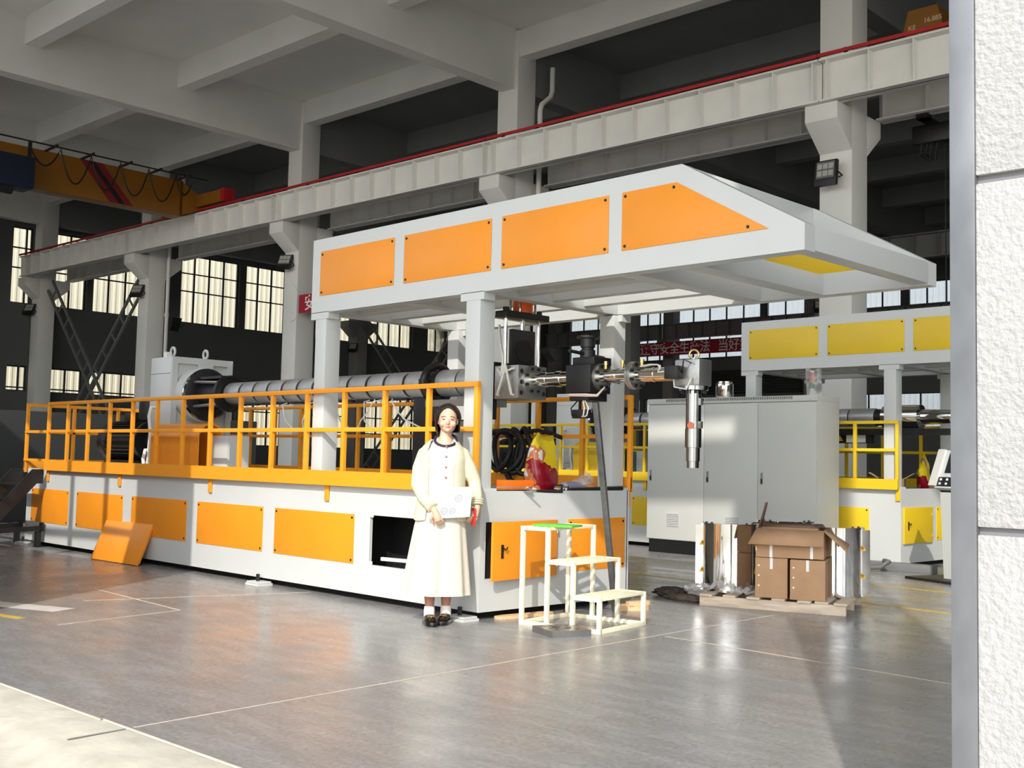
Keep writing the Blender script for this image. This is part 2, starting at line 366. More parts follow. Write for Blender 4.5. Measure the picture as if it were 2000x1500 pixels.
# street-side facing of the jamb: stucco panels with recessed joints, galvanised corner trim
jr = bpy.data.objects.new('trim_3', None); COL.objects.link(jr); st(jr); jr.location = MB_B @ Vector((-0.95, YF, -0.1)); jr.rotation_euler = (0, 0, math.radians(2))
for z0, z1 in ((0.0, 1.192), (1.208, 1.938), (1.956, 2.9), (2.916, 3.9), (3.916, 5.0)):
    MB().box(0.055, 1.0, 0.0, 0.03, z0, z1).build('facing_panel', M_STUCCO, jr, bevel=0.004)
MB().box(0.055, 1.0, 0.014, 0.03, 0.0, 5.0).build('joint_backing', M_GROOVE, jr)
MB().box(0.0, 0.055, -0.004, 0.035, 0.0, 5.0).build('corner_trim', M_GALV, jr, bevel=0.004)
# roof slab with its beams
M_CONC_SHADE = mat('shade_darkened_concrete', (132, 133, 130), .9, var=.06, scale=.8)  # shade of the far bays put into a darker concrete and beam colour
ce = st(MB().box(XW-0.3, 16.3, YF, 18.75, ZC, ZC+0.25).xf(MB_B).build('ceiling', M_CONC, keep=True))
cf = st(MB().box(XW-0.3, 16.3, 18.75, YB+0.3, ZC, ZC+0.25).xf(MB_B).build('ceiling', M_CONC_SHADE, keep=True))
for X in [7.1]+XC:
    for y0, y1 in ((YF+.3, 18.15), (18.75, 33.2), (33.8, YB)):
        MB().box(X-0.5, X-0.1, y0, y1, 9.63, ZC).xf(MB_B).build('ceiling_beam', M_CONC if y0 < 10 else M_CONC_SHADE, ce if y0 < 10 else cf)
for Y in (2.72, 6.65, 10.5, 14.35, 18.2, 22.05, 25.9, 29.75, 33.4, 37.1, 40.7, 44.3):
    MB().box(XW, 16.0, Y, Y+0.36, 10.36, ZC).xf(MB_B).build('ceiling_beam', M_CONC if Y < 19 else M_CONC_SHADE, ce if Y < 19 else cf)

# columns with corbels
def column(X, Y, dep, front, back, label, group):
    t = bthing('concrete_column', label, 'column', X-.31, Y+.3, 0, group)
    MB().box(-.31, .31, -.3, .3, 0, ZC-.02 if dep else 9.6).build('shaft', M_CONC, t, bevel=0.02)
    for s, on in ((-1, front), (1, back)):
        if on:
            P = [(-.31, s*.3, 6.8), (-.31, s*.85, 7.25), (-.31, s*.85, 7.55), (-.31, s*.3, 7.55)]
            MB().prism(P, (.62, 0, 0)).build('corbel', M_CONC, t, bevel=0.015)
    return t
names = ['nearest the doorway wall', 'with the white downpipe', 'carrying the short red banner', 'beside the crossed lattice braces', 'at the window wall']
for k, X in enumerate(XC[1:]):
    column(X, 18.15, True, True, True, 'white concrete column of the middle row, ' + names[k], 'columns between the two crane bays')
M_KEEP = M_CONC; M_CONC = M_CONC_SHADE
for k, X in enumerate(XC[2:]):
    column(X, 33.2, True, True, True, 'shade-darkened concrete column of the far row behind the machines', 'columns of the far row')
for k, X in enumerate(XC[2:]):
    column(X, 47.4, True, True, False, 'shade-darkened concrete column against the back wall windows', 'columns on the back wall')
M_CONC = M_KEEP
# downpipes
for X, lab in ((-16.75, 'white downpipe with an offset bend on the column behind the canopy'), (-32.75, 'white downpipe on the column behind the lattice braces')):
    P = [(X, 19.1, 10.3), (X, 19.1, 9.75), (X, 19.05, 9.6), (X, 18.75, 9.35), (X, 18.7, 9.2), (X, 18.7, 0.02)]
    t = tag(MB().tube(P, 0.06, 10).xf(MB_B).build('downpipe', M_CONC, smooth=50), lab, 'pipe')
    for z in (8.4, 5.6, 3.0): MB().cyl((0, 0, 0), (0, 0, .12), .075).xf(Matrix.Translation(MB_B @ Vector((X, 18.7, z))-t.location)).build('pipe_coupling', M_CONC, t)

# crane runway beams, one per bay, each with its rail and stiffeners
def runway(x0, x1, Y, zt, side, label, group, rail=True, M_BEAM=M_BEAM):
    t = bthing('runway_beam', label, 'beam', (x0+x1)/2, Y, zt-.85, group); L = (x1-x0)/2
    mb = MB().box(-L, L, -.012, .012, 0, .74); mb.box(-L, L, -.16, .16, -.0, .03); mb.box(-L, L, -.19, .19, .71, .745); mb.build('girder', M_BEAM, t)
    mb = MB().prism([(0, 0, .03), (0, side*.15, .03), (0, side*.17, .71), (0, 0, .71)], (.02, 0, 0)); s0 = None
    n = int(2*L/.77)
    for k in range(n+1):
        x = -L+.12+k*(2*L-.24)/n
        if s0 is None: s0 = mb.build('stiffener', M_BEAM, t); s0.location = (x, 0, 0)
        else: inst(s0, t, (x, 0, 0))
    if rail:
        MB().box(-L, L, -.03, .03, .745, .80).build('crane_rail', M_DARK, t)
        MB().box(-L, L, side*.19-.02, side*.19+.02, .77, .83).build('conductor_bar', M_RED, t)
        b0 = None
        for x in [-L+.5+q for q in range(int(2*L))]:
            if b0 is None: b0 = MB().box(-.02, .02, side*.17-.03, side*.17+.05, .745, .84).build('bar_clip', M_BLACK, t); b0.location = (x, 0, 0)
            else: inst(b0, t, (x, 0, 0))
    return t
segs = [(-9.2, -1.2), (-17.25, -9.2), (-25.3, -17.25), (-33.3, -25.3), (-41.2, -33.3)]
sn = ['next to the doorway wall', 'above the front of the canopy', 'behind the middle of the canopy', 'under the yellow crane', 'ending at the window wall']
for k, (a, b) in enumerate(segs):
    runway(a+.01, b-.01, 17.65, 8.4, -1, 'white crane runway beam with a red conductor bar, ' + sn[k], 'runway beams of the front bay')
    runway(a+.3, b-.3, 19.25, 8.4, -1, 'shaded crane runway beam on the rear corbels of the middle columns', 'rear runway beams', False)
for a, b in segs[:4]:
    runway(a, b, 32.7, 8.4, -1, 'shade-darkened crane runway beam of the far column row', 'runway beams of the far row', False, M_CONC_SHADE)
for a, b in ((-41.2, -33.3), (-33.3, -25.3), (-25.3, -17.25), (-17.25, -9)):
    runway(a+.01, b-.01, 46.9, 8.4, -1, 'shade-darkened crane runway beam crossing the back wall windows', 'runway beams at the back wall', False, M_CONC_SHADE)

# lattice cross braces
def brace(a, b, label, group):
    a = Vector(a); b = Vector(b); t = bthing('lattice_brace', label, 'brace', a.x, a.y, min(a.z, b.z), group); o = Vector((a.x, a.y, min(a.z, b.z)))
    d = (b-a).normalized(); n = Vector((-d.z, 0, d.x)); n = n if n.z > 0 else -n
    for s in (-1, 1): MB().beam(a-o+n*s*.24, b-o+n*s*.24, .07, .09).build('chord', M_DARKGREY, t)
    L = (b-a).length; r0 = MB().beam(-n*.24, n*.24, .05, .05, (0, 1, 0)).build('rung', M_DARKGREY, t); q = 0.5; first = True
    while q < L-.3:
        p = a-o+d*q
        if first: r0.location = p; first = False
        else: inst(r0, t, p)
        q += .78
    return t
M_DARKGREY = mat('grey_brace_paint', (112, 114, 110), 0.6, var=0.08)
brace((-40.7, 18.45, 7.3), (-33.9, 18.45, .3), 'grey lattice brace sloping down from the window wall column', 'crossed braces of the middle row')
brace((-33.9, 18.55, 7.1), (-40.7, 18.55, .3), 'grey lattice brace sloping up towards the column with the floodlight', 'crossed braces of the middle row')
brace((-40.7, 33.45, 7.5), (-33.9, 33.45, .3), 'dark lattice brace of the far row sloping down behind the front barrel', 'crossed braces of the far row')
brace((-33.9, 33.55, 7.3), (-40.7, 33.55, .3), 'dark lattice brace of the far row sloping up behind the barrel support ring', 'crossed braces of the far row')

# neighbouring sheds in corrugated sheet, outside the windows
def shed(name, axis, pos, a0, a1, h, material, label):
    mb = MB(); p = 0.36; n = int((a1-a0)/p); pts = []
    for i in range(n):
        u = a0+i*p; pts += [(u, 0), (u+.2, 0), (u+.23, .045), (u+.33, .045)]
    vs = []
    for u, d in pts:
        for z in (-.2, h): vs.append((pos+d, u, z) if axis == 'X' else (u, pos-d, z))
    fs = [(2*i, 2*i+2, 2*i+3, 2*i+1) for i in range(len(pts)-1)]
    mb._add(vs, fs)
    if axis == 'X': mb.box(pos-8, pos-.01, a0, a1, -.2, h)
    else: mb.box(a0, a1, pos+.01, pos+8, -.2, h)
    return tag(mb.xf(MB_B).build(name, material, smooth=20), label, 'building')
shed('corrugated_shed', 'X', -57.5, 2, 65, 13.0, mat('cream_corrugated_sheet', (204, 197, 172), 0.5, var=0.04, scale=.4), 'cream corrugated shed wall outside the left windows')
shed('corrugated_shed', 'Y', 66.5, -56, 20, 13.5, mat('pale_corrugated_sheet', (152, 160, 165), 0.5, var=0.04, scale=.4), 'pale blue-white corrugated shed outside the back windows')

# floodlights on the columns
def floodlight(x, y, z, rz, tilt, label, group, k=1.0):
    t = bthing('floodlight', label, 'floodlight', x, y, z, group); t.rotation_euler = (tilt, 0, math.radians(2)+rz)
    k *= 1.0
    MB().box(-.21*k, .21*k, -.04, .04, -.0, .46*k).build('housing', M_BLACK, t, bevel=.01)
    MB().box(-.17*k, .17*k, -.05, -.038, .13*k, .43*k).build('lens', mat('floodlight_lens', (110, 112, 112), .15, var=.05), t)
    l0 = None
    for i in range(3):
        for j in range(2):
            o = MB().box(-.045*k, .045*k, -.056, -.05, -.05*k, .05*k).build('led_block', mat('led_yellow', (168, 168, 158), .3, var=.03), t) if l0 is None else inst(l0, t)
            l0 = l0 or o; o.location = ((i-1)*.105*k, 0, (.215+.13*j)*k)
    MB().tube([(-.22*k, 0, .23*k), (-.24*k, .12, .2*k), (0, .26, .2*k), (.24*k, .12, .2*k), (.22*k, 0, .23*k)], .014, 6).build('bracket', M_BLACK, t)
    return t
floodlight(-9.25, 17.86, 6.15, 0, -.12, 'black floodlight with six lit-looking lenses under the corbel by the doorway', 'column floodlights')
floodlight(-25.3, 17.86, 6.3, .5, -.5, 'black floodlight tilted down under the corbel behind the canopy', 'column floodlights')
floodlight(-33.3, 17.86, 6.2, .5, -.5, 'black floodlight tilted down beside the lattice braces', 'column floodlights')
floodlight(-41.2, 17.86, 6.2, .5, -.5, 'black floodlight tilted down on the column at the window wall', 'column floodlights')
floodlight(-33.0, 19.1, 5.2, -1.2, -.3, 'black floodlight turned away behind the gearbox', 'column floodlights')
floodlight(-40.9, 32.9, 6.1, .5, -.5, 'black floodlight on the far column seen above the barrel', 'far floodlights')
floodlight(-17.2, 32.9, 6.2, .5, -.5, 'black floodlight on the far column under the canopy tip', 'far floodlights')

# banners
M_BAN = mat('dark_red_banner_cloth', (168, 34, 52), .8, var=.06, scale=2)
M_BANT = mat('banner_lettering', (246, 240, 236), .8, var=.03)
t = bthing('slogan_banner', 'long dark red banner with pale slogan characters on the back wall', 'banner', -28.0, 46.0, 6.62)
MB().box(-6.45, 9.0, -.01, .01, 0, .68).build('banner_cloth', M_BAN, t)
for x in (-6.3, -1, 4, 8.8): MB().tube([(x, 0, .66), (x, .74, .94)], .01, 5).build('tie_cord', M_WIRE, t)
text = '遵守安全生产法'
for i, ch in enumerate(text): text_obj('lettering', ch, .62, frame_m((-6.02+i*.595, -.012, .13), (1, 0, 0), (0, 0, 1)), M_BANT, t)
for i, ch in enumerate('当好第一责任人'): text_obj('lettering', ch, .62, frame_m((-1.42+i*.595, -.012, .13), (1, 0, 0), (0, 0, 1)), M_BANT, t)
t = bthing('slogan_banner', 'short end of a red banner tied to the column left of the canopy', 'banner', -24.8, 18.08, 5.06)
MB().box(0, 7.2, -.008, .008, 0, .5).build('banner_cloth', M_BAN, t)
for i, ch in enumerate('安全第一'): text_obj('lettering', ch, .44, frame_m((.25+i*.8, -.01, .1), (1, 0, 0), (0, 0, 1)), M_BANT, t)
MB().tube([(0, 0, .49), (-.22, .03, .72), (-.42, .06, .86)], .008, 5).build('tie_cord', M_WIRE, t)
MB().tube([(0, 0, .02), (-.2, .03, -.12), (-.42, .06, -.2)], .008, 5).build('tie_cord', M_WIRE, t)

# overhead cranes
t = bthing('overhead_crane', 'yellow overhead crane girder with looped cables and a blue hoist', 'crane', -29.4, 11.0, 8.1)
MB().box(-.25, .25, -8.2, 6.0, 0, 1.05).build('girder', M_CRANE, t, bevel=.01)
MB().prism([(-.25, 5.9, 1.05), (-.25, 5.9, .0), (-.25, 6.75, .35), (-.25, 6.75, .62)], (.5, 0, 0)).build('girder_end', M_CRANE, t)
MB().box(-1.5, 1.5, 6.45, 6.8, .36, .72).build('end_carriage', M_CRANE, t, bevel=.02)
MB().box(1.5, 1.68, 6.45, 6.8, .36, .74).build('buffer', M_RED, t)
MB().box(-1.7, -1.5, 6.45, 6.85, .25, .6).build('drive_motor', M_BLACK, t)
m1 = mat('dark_red_stripe', (120, 20, 28), .5)
MB().prism([(.251, 2.85, 1.04), (.251, 3.5, 1.04), (.251, 4.45, .02), (.251, 3.75, .02)], (.012, 0, 0)).build('warning_stripe', m1, t)
MB().prism([(.264, 3.1, 1.04), (.264, 3.25, 1.04), (.264, 4.2, .02), (.264, 4.02, .02)], (.012, 0, 0)).build('warning_stripe', M_BLACK, t)
MB().tube([(.6, -8, 1.12), (.6, 6.6, 1.12)], .022, 6).build('cable_track', M_DARK, t)
for y in (0.2, 1.9, 2.9, 4.0, 4.9, 5.8): MB().beam((.2, y, 1.04), (.85, y+.05, 1.1), .05, .05).build('track_arm', M_DARK, t)
P = []
ys = [1.3, 2.15, 3.0, 3.85, 4.7, 5.55, 6.1]
for i in range(len(ys)-1):
    for q in range(10):
        s = q/10; P.append((.6, ys[i]+(ys[i+1]-ys[i])*s, 1.08-.85*(1-(2*s-1)**2)*(.62 if i in (0, 5) else 1.0)))
MB().tube(P, .022, 6).build('festoon_cable', M_CABLE, t, smooth=60)
mb = MB().box(.3, .95, -.9, 1.35, -.2, .62); mb.build('hoist_body', mat('dark_blue_hoist_paint', (18, 28, 52), .5, var=.1), t, bevel=.03)
MB().cyl((.62, -.4, -.2), (.62, .9, -.2), .17).build('hoist_drum', M_DARK, t)
MB().cyl((.62, .25, -.5), (.62, .5, -.3), .1).build('hook_block', M_BLACK, t)
MB().cyl((.62, .3, -6.2), (.62, .3, -.4), .012, n=6).build('hoist_rope', M_CABLE, t)
MB().box(.55, .62, 1.3, 1.38, -.0, 1.1).build('cable_arm', M_BLACK, t)
t = bthing('overhead_crane', 'dark yellow girder end of a second crane resting above the rear runway', 'crane', -7.95, 18.9, 8.50)
MB().prism([(-.40, 0, .28), (.40, 0, .28), (.26, 0, .84), (-.26, 0, .84)], (0, 13.4, 0)).build('girder', M_CRANE, t)
MB().box(-.9, 2.8, .1, .5, .02, .28).build('end_carriage', M_CRANE, t, bevel=.01)
MB().box(-.95, -.5, -.12, .1, .1, .4).build('drive_motor', mat('dark_navy_motor', (24, 26, 40), .5), t)
mp = mat('pale_stencil', (206, 190, 150), .6)
for s, x, z in (('KE', -.26, .48), ('16.885', .02, .56), ('2', -.08, .36)): text_obj('stencil', s, .12, frame_m((x, -.004, z), (1, 0, 0), (0, 0, 1)), mp, t)
t2 = bthing('power_hoist', 'black hoist hanging from the rear runway above the right doorway edge', 'hoist', -8.0, 19.9, 7.2)
MB().box(-.5, .3, -.2, .2, -.05, .3).build('hoist_body', M_BLACK, t2, bevel=.04); MB().box(-.2, 0, -.7, -.5, .26, .36).build('trolley', M_BLACK, t2); MB().box(-.2, 0, -.7, .1, .26, .3).build('trolley_arm', M_BLACK, t2)
for x in (-.3, -.2, .25): MB().tube([(x, -.1, .3), (x-.05, -.15, -.25), (x+.12, -.15, -.4), (x+.18, -.1, .25)], .02, 6).build('cable_loop', M_CABLE, t2)
for x in (.05, .25): MB().cyl((x, 0, -6.6), (x, 0, 0), .012, n=6).build('hoist_rope', M_CABLE, t2)
tag(MB().tube([(-30.2, 9.6, 10.99), (-30.3, 9.9, 10.4), (-30.3, 10.2, 10.5), (-30.2, 10.6, 10.99)], .02, 6).xf(MB_B).build('ceiling_cable', M_CABLE), 'thin black cable looping under the roof slab', 'cable')
# closed louvred shutter and wall pipe at the back
t = bthing('louvre_shutter', 'black horizontal louvre shutter high on the back wall', 'shutter', -29.2, 47.9, 4.75)
l0 = None
for k in range(9):
    if l0 is None: l0 = MB().box(-3.2, 3.2, -.05, .03, 0, .1).build('slat', M_BLACK, t)
    else: inst(l0, t, (0, 0, k*.135))

# ================================================================== EXTRUDER MACHINES
YA, ZA = 0.80, 1.91           # screw axis
def plate_with_holes(axis, a0, a1, z0, z1, p0, p1, holes):
    A = sorted({a0, a1, *[h[0] for h in holes], *[h[1] for h in holes]}); Z = sorted({z0, z1, *[h[2] for h in holes], *[h[3] for h in holes]}); mb = MB()
    for i in range(len(A)-1):
        for j in range(len(Z)-1):
            ca = (A[i]+A[i+1])/2; cz = (Z[j]+Z[j+1])/2
            if any(h[0] < ca < h[1] and h[2] < cz < h[3] for h in holes): continue
            if axis == 'x': mb.box(p0, p1, A[i], A[i+1], Z[j], Z[j+1])
            else: mb.box(A[i], A[i+1], p0, p1, Z[j], Z[j+1])
    return mb
def machine(t, pc, rc, back_pc, full=True):
    screw = [None]
    def screws(par, pts, ax):
        for p in pts:
            if screw[0] is None:
                screw[0] = MB().cyl((0, 0, 0), (0, -.004, 0), .011, n=8).build('screw', M_PRINTB, par); screw[0].location = p; screw[0].rotation_euler = (0, 0, 0 if ax == 'y' else PI/2)
            else: inst(screw[0], par, p, (0, 0, 0 if ax == 'y' else PI/2))
    def panel(x0, x1, z0, z1, y=0.0, th=.005, mat_=None):
        o = MB().box(x0, x1, y-th, y, z0, z1).build('cover_panel', mat_ or pc, t, bevel=.002)
        screws(o, [(x0+.03, y-th, z1-.03), (x1-.03, y-th, z1-.03), (x0+.03, y-th, z0+.03), (x1-.03, y-th, z0+.03)], 'y')
        return o
    # --- base
    hx = (-1.365, -.41, .314, .734) if full else None
    dy = (.06, .84, .31, .745)
    b = plate_with_holes('y', -8.62, 0, .06, .985, 0, .03, [hx] if full else [])
    b.v += []; o = plate_with_holes('x', .03, 1.78, .06, .985, -.03, 0, [dy] if full else []); b._add(o.v, o.f)
    b.box(-8.62, 0, 1.77, 1.80, .06, .985).box(-8.62, -8.59, .03, 1.77, .06, .985)
    b.box(-8.62, -.95, .03, 1.77, .94, .985).box(-.95, -.03, .03, .14, .94, .985).box(-.95, -.03, 1.66, 1.77, .94, .985)
    b.build('base_frame', M_WHITE, t)
    MB().box(-.95, -.002, .14, 1.66, .925, .962).build('tool_tray', M_BLACK, t)
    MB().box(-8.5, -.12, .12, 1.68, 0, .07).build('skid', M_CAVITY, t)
    if full:
        MB().box(-1.6, -.2, .45, .47, .08, .93).box(-1.62, -1.6, .031, .45, .08, .93).box(-.2, -.18, .031, .45, .08, .93).box(-1.6, -.2, .031, .45, .07, .09).box(-1.6, -.2, .031, .45, .92, .93).build('cavity_shade_lining', M_CAVITY, t)  # added black lining paints the shade seen through the opening
        MB().beam((-1.34, .12, .36), (-.5, .3, .36), .03, .03).build('inner_bar', M_WHITE, t)
        for z in (.31, .715): MB().box(-1.365, -1.32, -.004, .006, z-.0, z+.035).build('mounting_lug', M_WHITE, t, bevel=.002)
        MB().box(-.6, -.031, .05, .85, .29, .77).build('cavity_shade_lining', M_CAVITY, t)
    for x0, x1 in ((-8.45, -7.34), (-7.11, -5.9), (-5.69, -4.46), (-4.24, -3.01), (-2.81, -1.58))+(() if full else ((-1.36, -.42),)): panel(x0, x1, .305, .73)
    # end face: hinged door and screwed panel
    ang = math.radians(4.7) if full else 0.0
    dr = MB().box(0, .022, -.80, 0, .0, .45).build('access_door', pc, t, bevel=.004); dr.location = (.003, .85, .30); dr.rotation_euler = (0, 0, ang)
    MB().box(.022, .028, -.705, -.68, .17, .275).build('lock_plate', M_BLACK, dr); MB().tube([(.03, -.69, .25), (.045, -.67, .235), (.04, -.65, .255)], .006, 6).build('handle', M_DARK, dr)
    for z in (.09, .36): MB().cyl((.024, .0, z-.02), (.024, .0, z+.02), .01, n=8).build('hinge', M_STEEL, dr)
    o = MB().box(0, .005, 1.0, 1.745, .32, .75).build('cover_panel', pc, t, bevel=.002)
    screws(o, [(.005, 1.03, .72), (.005, 1.715, .72), (.005, 1.03, .35), (.005, 1.715, .35)], 'x')
    # feet
    for x, y in ((-8.5, -.06), (-2.95, -.06), (-.1, -.08)):
        o = MB().box(x-.1, x+.1, y-.07, y+.07, .022, .036).box(x-.11, x+.11, y-.08, y+.08, 0, .02).build('foot_pad', M_WHITE, t)
        MB().cyl((x-.02, y, .036), (x-.02, y, .10), .018, n=8).build('levelling_bolt', M_BLACK, o)
    # --- posts
    for x in (-2.266, -.228):
        for y in (.003, 1.63):
            o = MB().box(x, x+.165, y, y+.165, .985, 2.53).build('post', M_WHITE, t, bevel=.012)
            MB().box(x-.03, x+.20, max(0.001, y-.03), y+.19, .985, 1.005).build('base_plate', M_WHITE, o)
    # --- canopy
    for y0, y1, q in ((0, .12, 0), (1.69, 1.81, 1)):
        mb = MB().box(-2.336, 2.778, y0, y1, 2.535, 2.70)
        mb.box(-2.336, 1.79, y0, y1, 3.09, 3.218)
        for x0, x1 in ((-2.336, -2.2), (-1.15, -1.0), (.05, .17), (1.23, 1.36)): mb.box(x0, x1, y0, y1, 2.70, 3.09)
        mb.prism([(1.79, y0, 3.09), (1.79, y0, 3.218), (1.86, y0, 3.218), (2.778, y0, 2.70), (2.50, y0, 2.70)], (0, y1-y0, 0))
        for x in (-2.336, -.29): mb.box(x, x+.27, y0, y1, 2.475, 2.54)
        mb.build('canopy_side_frame', M_WHITE, t)
        for i, (x0, x1) in enumerate(((-2.21, -1.14), (-1.01, .05), (.165, 1.235))):
            panel(x0, x1, 2.69, 3.10, y0 if q == 0 else y1+.005, mat_=pc if q == 0 else back_pc)
        P = [(1.355, 0, 2.69), (2.53, 0, 2.695), (1.82, 0, 3.10), (1.355, 0, 3.10)]
        yy = y0 if q == 0 else y1+.005
        o = MB().prism([(a, yy-.005, c) for a, _, c in P], (0, .005, 0)).build('cover_panel', pc if q == 0 else back_pc, t, bevel=.002)
        screws(o, [(1.385, yy-.005, 2.72), (1.385, yy-.005, 3.07), (1.80, yy-.005, 3.07), (2.38, yy-.005, 2.725)], 'y')
    for x0, x1, z0, z1 in ((-2.336, -2.2, 2.535, 2.69), (-1.16, -1.02, 2.535, 2.69), (-.20, -.07, 2.535, 2.69), (1.25, 1.40, 2.535, 2.69), (1.79, 1.95, 2.535, 2.69), (2.64, 2.778, 2.545, 2.70), (-2.336, -2.2, 3.09, 3.218), (1.72, 1.86, 3.09, 3.218)):
        MB().box(x0, x1, .12, 1.69, z0, z1).build('cross_member', M_WHITE, t, bevel=.008)
    for y in (.43, .83, 1.23):
        for x0, x1 in ((-2.2, -1.16), (-1.02, -.2), (-.07, 1.25)): MB().box(x0, x1, y, y+.10, 2.56, 2.68).build('purlin', M_WHITE, t, bevel=.006)
    # --- railings
    def railing(y, xs, ysgn):
        x0, x1 = min(xs), max(xs)
        MB().box(x0-.02, x1+.02, y-.02, y+.02, 1.79, 1.83).build('top_rail', rc, t, bevel=.003)
        MB().box(x0+.02, x1-.02, y-.018, y+.018, 1.443, 1.48).build('mid_rail', rc, t, bevel=.003)
        p0 = None
        for x in xs:
            if p0 is None: p0 = MB().box(-.02, .02, -.019, .019, .99, 1.79).build('rail_post', rc, t, bevel=.003); p0.location = (x, y, 0)
            else: inst(p0, t, (x, y, 0))
        k = MB().box(x0-.02, x1+.02, y-.022+.01*ysgn, y-.004+.01*ysgn, .975, 1.10).box(x0-.02, x1+.02, y-.035, y+.03, .97, .985).build('toe_board', rc, t)
        b0 = None
        for x in (-7.96, -5.99, -3.99, -1.98, -.03):
            o = MB().box(-.028, .028, -.008, .008, .83, .975).build('bracket', rc, t, bevel=.003) if b0 is None else inst(b0, t)
            b0 = b0 or o; o.location = (x, y+(.022 if ysgn < 0 else -.022), 0)
    xs = [-.03-.5657*k for k in range(15)]
    railing(-.035, xs, -1); railing(1.84, xs, 1)
    MB().box(-8.68, -8.64, -.04, 1.84, 1.79, 1.83).box(-8.68, -8.64, -.04, 1.84, 1.443, 1.48).box(-8.67, -8.65, -.04, 1.84, .985, 1.10).build('end_rail', rc, t)
    for y in (-.02, .6, 1.22, 1.82): MB().box(-8.68, -8.64, y-.02, y+.02, .93, 1.79).build('rail_post', rc, t, bevel=.003)
    MB().box(-8.66, -7.96, -.05, -.02, 1.443, 1.475).build('gate_bar', rc, t); MB().box(-8.66, -7.96, -.05, -.02, 1.08, 1.11).build('gate_bar', rc, t)
    # --- gearbox
    g = MB().box(-6.22, -5.74, .43, 1.22, .985, 2.345).build('gearbox', M_WHITE, t, bevel=.008)
    mb = MB()
    for y0, y1, z0, z1 in ((.43, .50, 1.2, 2.345), (1.15, 1.22, 1.2, 2.345), (.50, 1.15, 2.27, 2.345), (.76, .96, 2.02, 2.27), (.5, 1.15, 1.2, 1.35)): mb.box(-5.74, -5.70, y0, y1, z0, z1)
    mb.build('face_rib', M_WHITE, g)
    for y in (.56, .99):
        MB().torus((-5.95, y, 2.42), (0, 1, 0), .05, .016, 16, 6).build('lifting_eye', M_WHITE, g)
    MB().box(-5.98, -5.90, .46, .52, 2.345, 2.41).build('breather_cap', M_WIRE, g)
    for z in (2.15, 1.2): MB().box(-6.215, -5.745, .426, .432, z, z+.004).build('seam', M_GROOVE, g)
    MB().lathe((-5.74, YA, ZA), (1, 0, 0), [(0, .33), (.16, .32), (.17, .30)], 32).build('bearing_housing', M_WHITE, t, smooth=40)
    MB().lathe((-5.57, YA, ZA), (1, 0, 0), [(0, .31), (.03, .31)], 32).build('housing_ring', M_CHROME, t, smooth=40)
    mb = MB().lathe((-5.54, YA, ZA), (1, 0, 0), [(0, .29), (.01, .27), (.012, .15), (.5, .15)], 28)
    mb.build('feed_throat', M_DARK, t, smooth=40)
    for a in (40, 140, 220, 320):
        MB().cyl((-5.54, YA+.22*math.cos(math.radians(a)), ZA+.22*math.sin(math.radians(a))), (-5.02, YA+.19*math.cos(math.radians(a)), ZA+.19*math.sin(math.radians(a))), .018, n=8).build('tie_rod', M_STEEL, t)
    MB().box(-5.5, -5.0, YA-.14, YA+.2, ZA+.17, ZA+.20).build('hopper_plate', M_BLACK, t)
    MB().lathe((-5.06, YA, ZA), (1, 0, 0), [(0, .21), (.05, .21)], 28).build('barrel_flange', M_BLACK, t, smooth=40)
    # --- barrel with heater bands
    MB().cyl((-5.05, YA, ZA), (-.62, YA, ZA), .112, n=24).build('barrel', M_DARK, t, smooth=40)
    xe = [-5.0, -4.66, -4.38, -4.10, -3.82, -3.54, -3.26, -2.98, -2.67, -2.37, -2.10, -1.81, -1.56]
    for i in range(len(xe)-1):
        o = MB().lathe((xe[i]+.02, YA, ZA), (1, 0, 0), [(0, .119), (.012, .124), (xe[i+1]-xe[i]-.052, .124), (xe[i+1]-xe[i]-.04, .119)], 28).build('heater_band', M_BAND, t, smooth=40)
        MB().box(xe[i]+.04, xe[i+1]-.04, YA-.03, YA+.02, ZA-.142, ZA-.118).build('clamp', M_DARK, o)
    for x0, x1 in ((-1.36, -1.1), (-1.08, -.72)): MB().lathe((x0, YA, ZA), (1, 0, 0), [(0, .119), (.012, .124), (x1-x0-.012, .124), (x1-x0, .119)], 28).build('heater_band', M_BAND, t, smooth=40)
    o = MB().torus((-1.46, YA, ZA), (1, 0, 0), .165, .035, 32, 8).build('support_ring', M_BLACK, t, smooth=50)
    MB().box(-1.5, -1.42, YA-.19, YA+.19, ZA-.03, ZA+.03).box(-1.48, -1.44, YA-.02, YA+.02, ZA+.18, ZA+.25).build('ring_lug', M_BLACK, o)
    MB().box(-1.6, -1.42, YA-.16, YA+.16, .985, ZA-.14).build('support_stand', M_BLACK, t, bevel=.01)
    MB().box(-1.42, -.75, YA-.17, YA+.2, ZA-.22, ZA-.16).build('cooling_duct', M_STEEL, t)
    jb = MB().box(-1.40, -.72, YA-.16, YA-.08, 1.56, 1.70).build('junction_box', M_DARK, t, bevel=.004)
    MB().prism([(-1.22, YA-.162, 1.59), (-1.13, YA-.162, 1.59), (-1.175, YA-.162, 1.67)], (0, -.002, 0)).build('warning_triangle', M_YELLOW, jb)
    MB().box(-1.08, -.8, YA-.164, YA-.162, 1.57, 1.69).build('rating_plate', M_PRINTW, jb)
    # looping thermocouple wires under the barrel
    rnd = random.Random(5)
    for x, dx in ((-3.2, -.02), (-2.95, .03), (-2.3, .05), (-2.1, -.1), (-1.95, .2), (-2.8, .12), (-3.7, .1)):
        z = ZA-.14; P = [(x, YA-.12, z), (x+dx*.4, YA-.2, z-.02), (x+dx, YA-.22, z-.12), (x+dx*1.7, YA-.24, z-.2), (x+dx*2.6+.04, YA-.24, z-.27)]
        MB().tube(P, .007, 6).build('wire', M_WIRE, t, smooth=60)
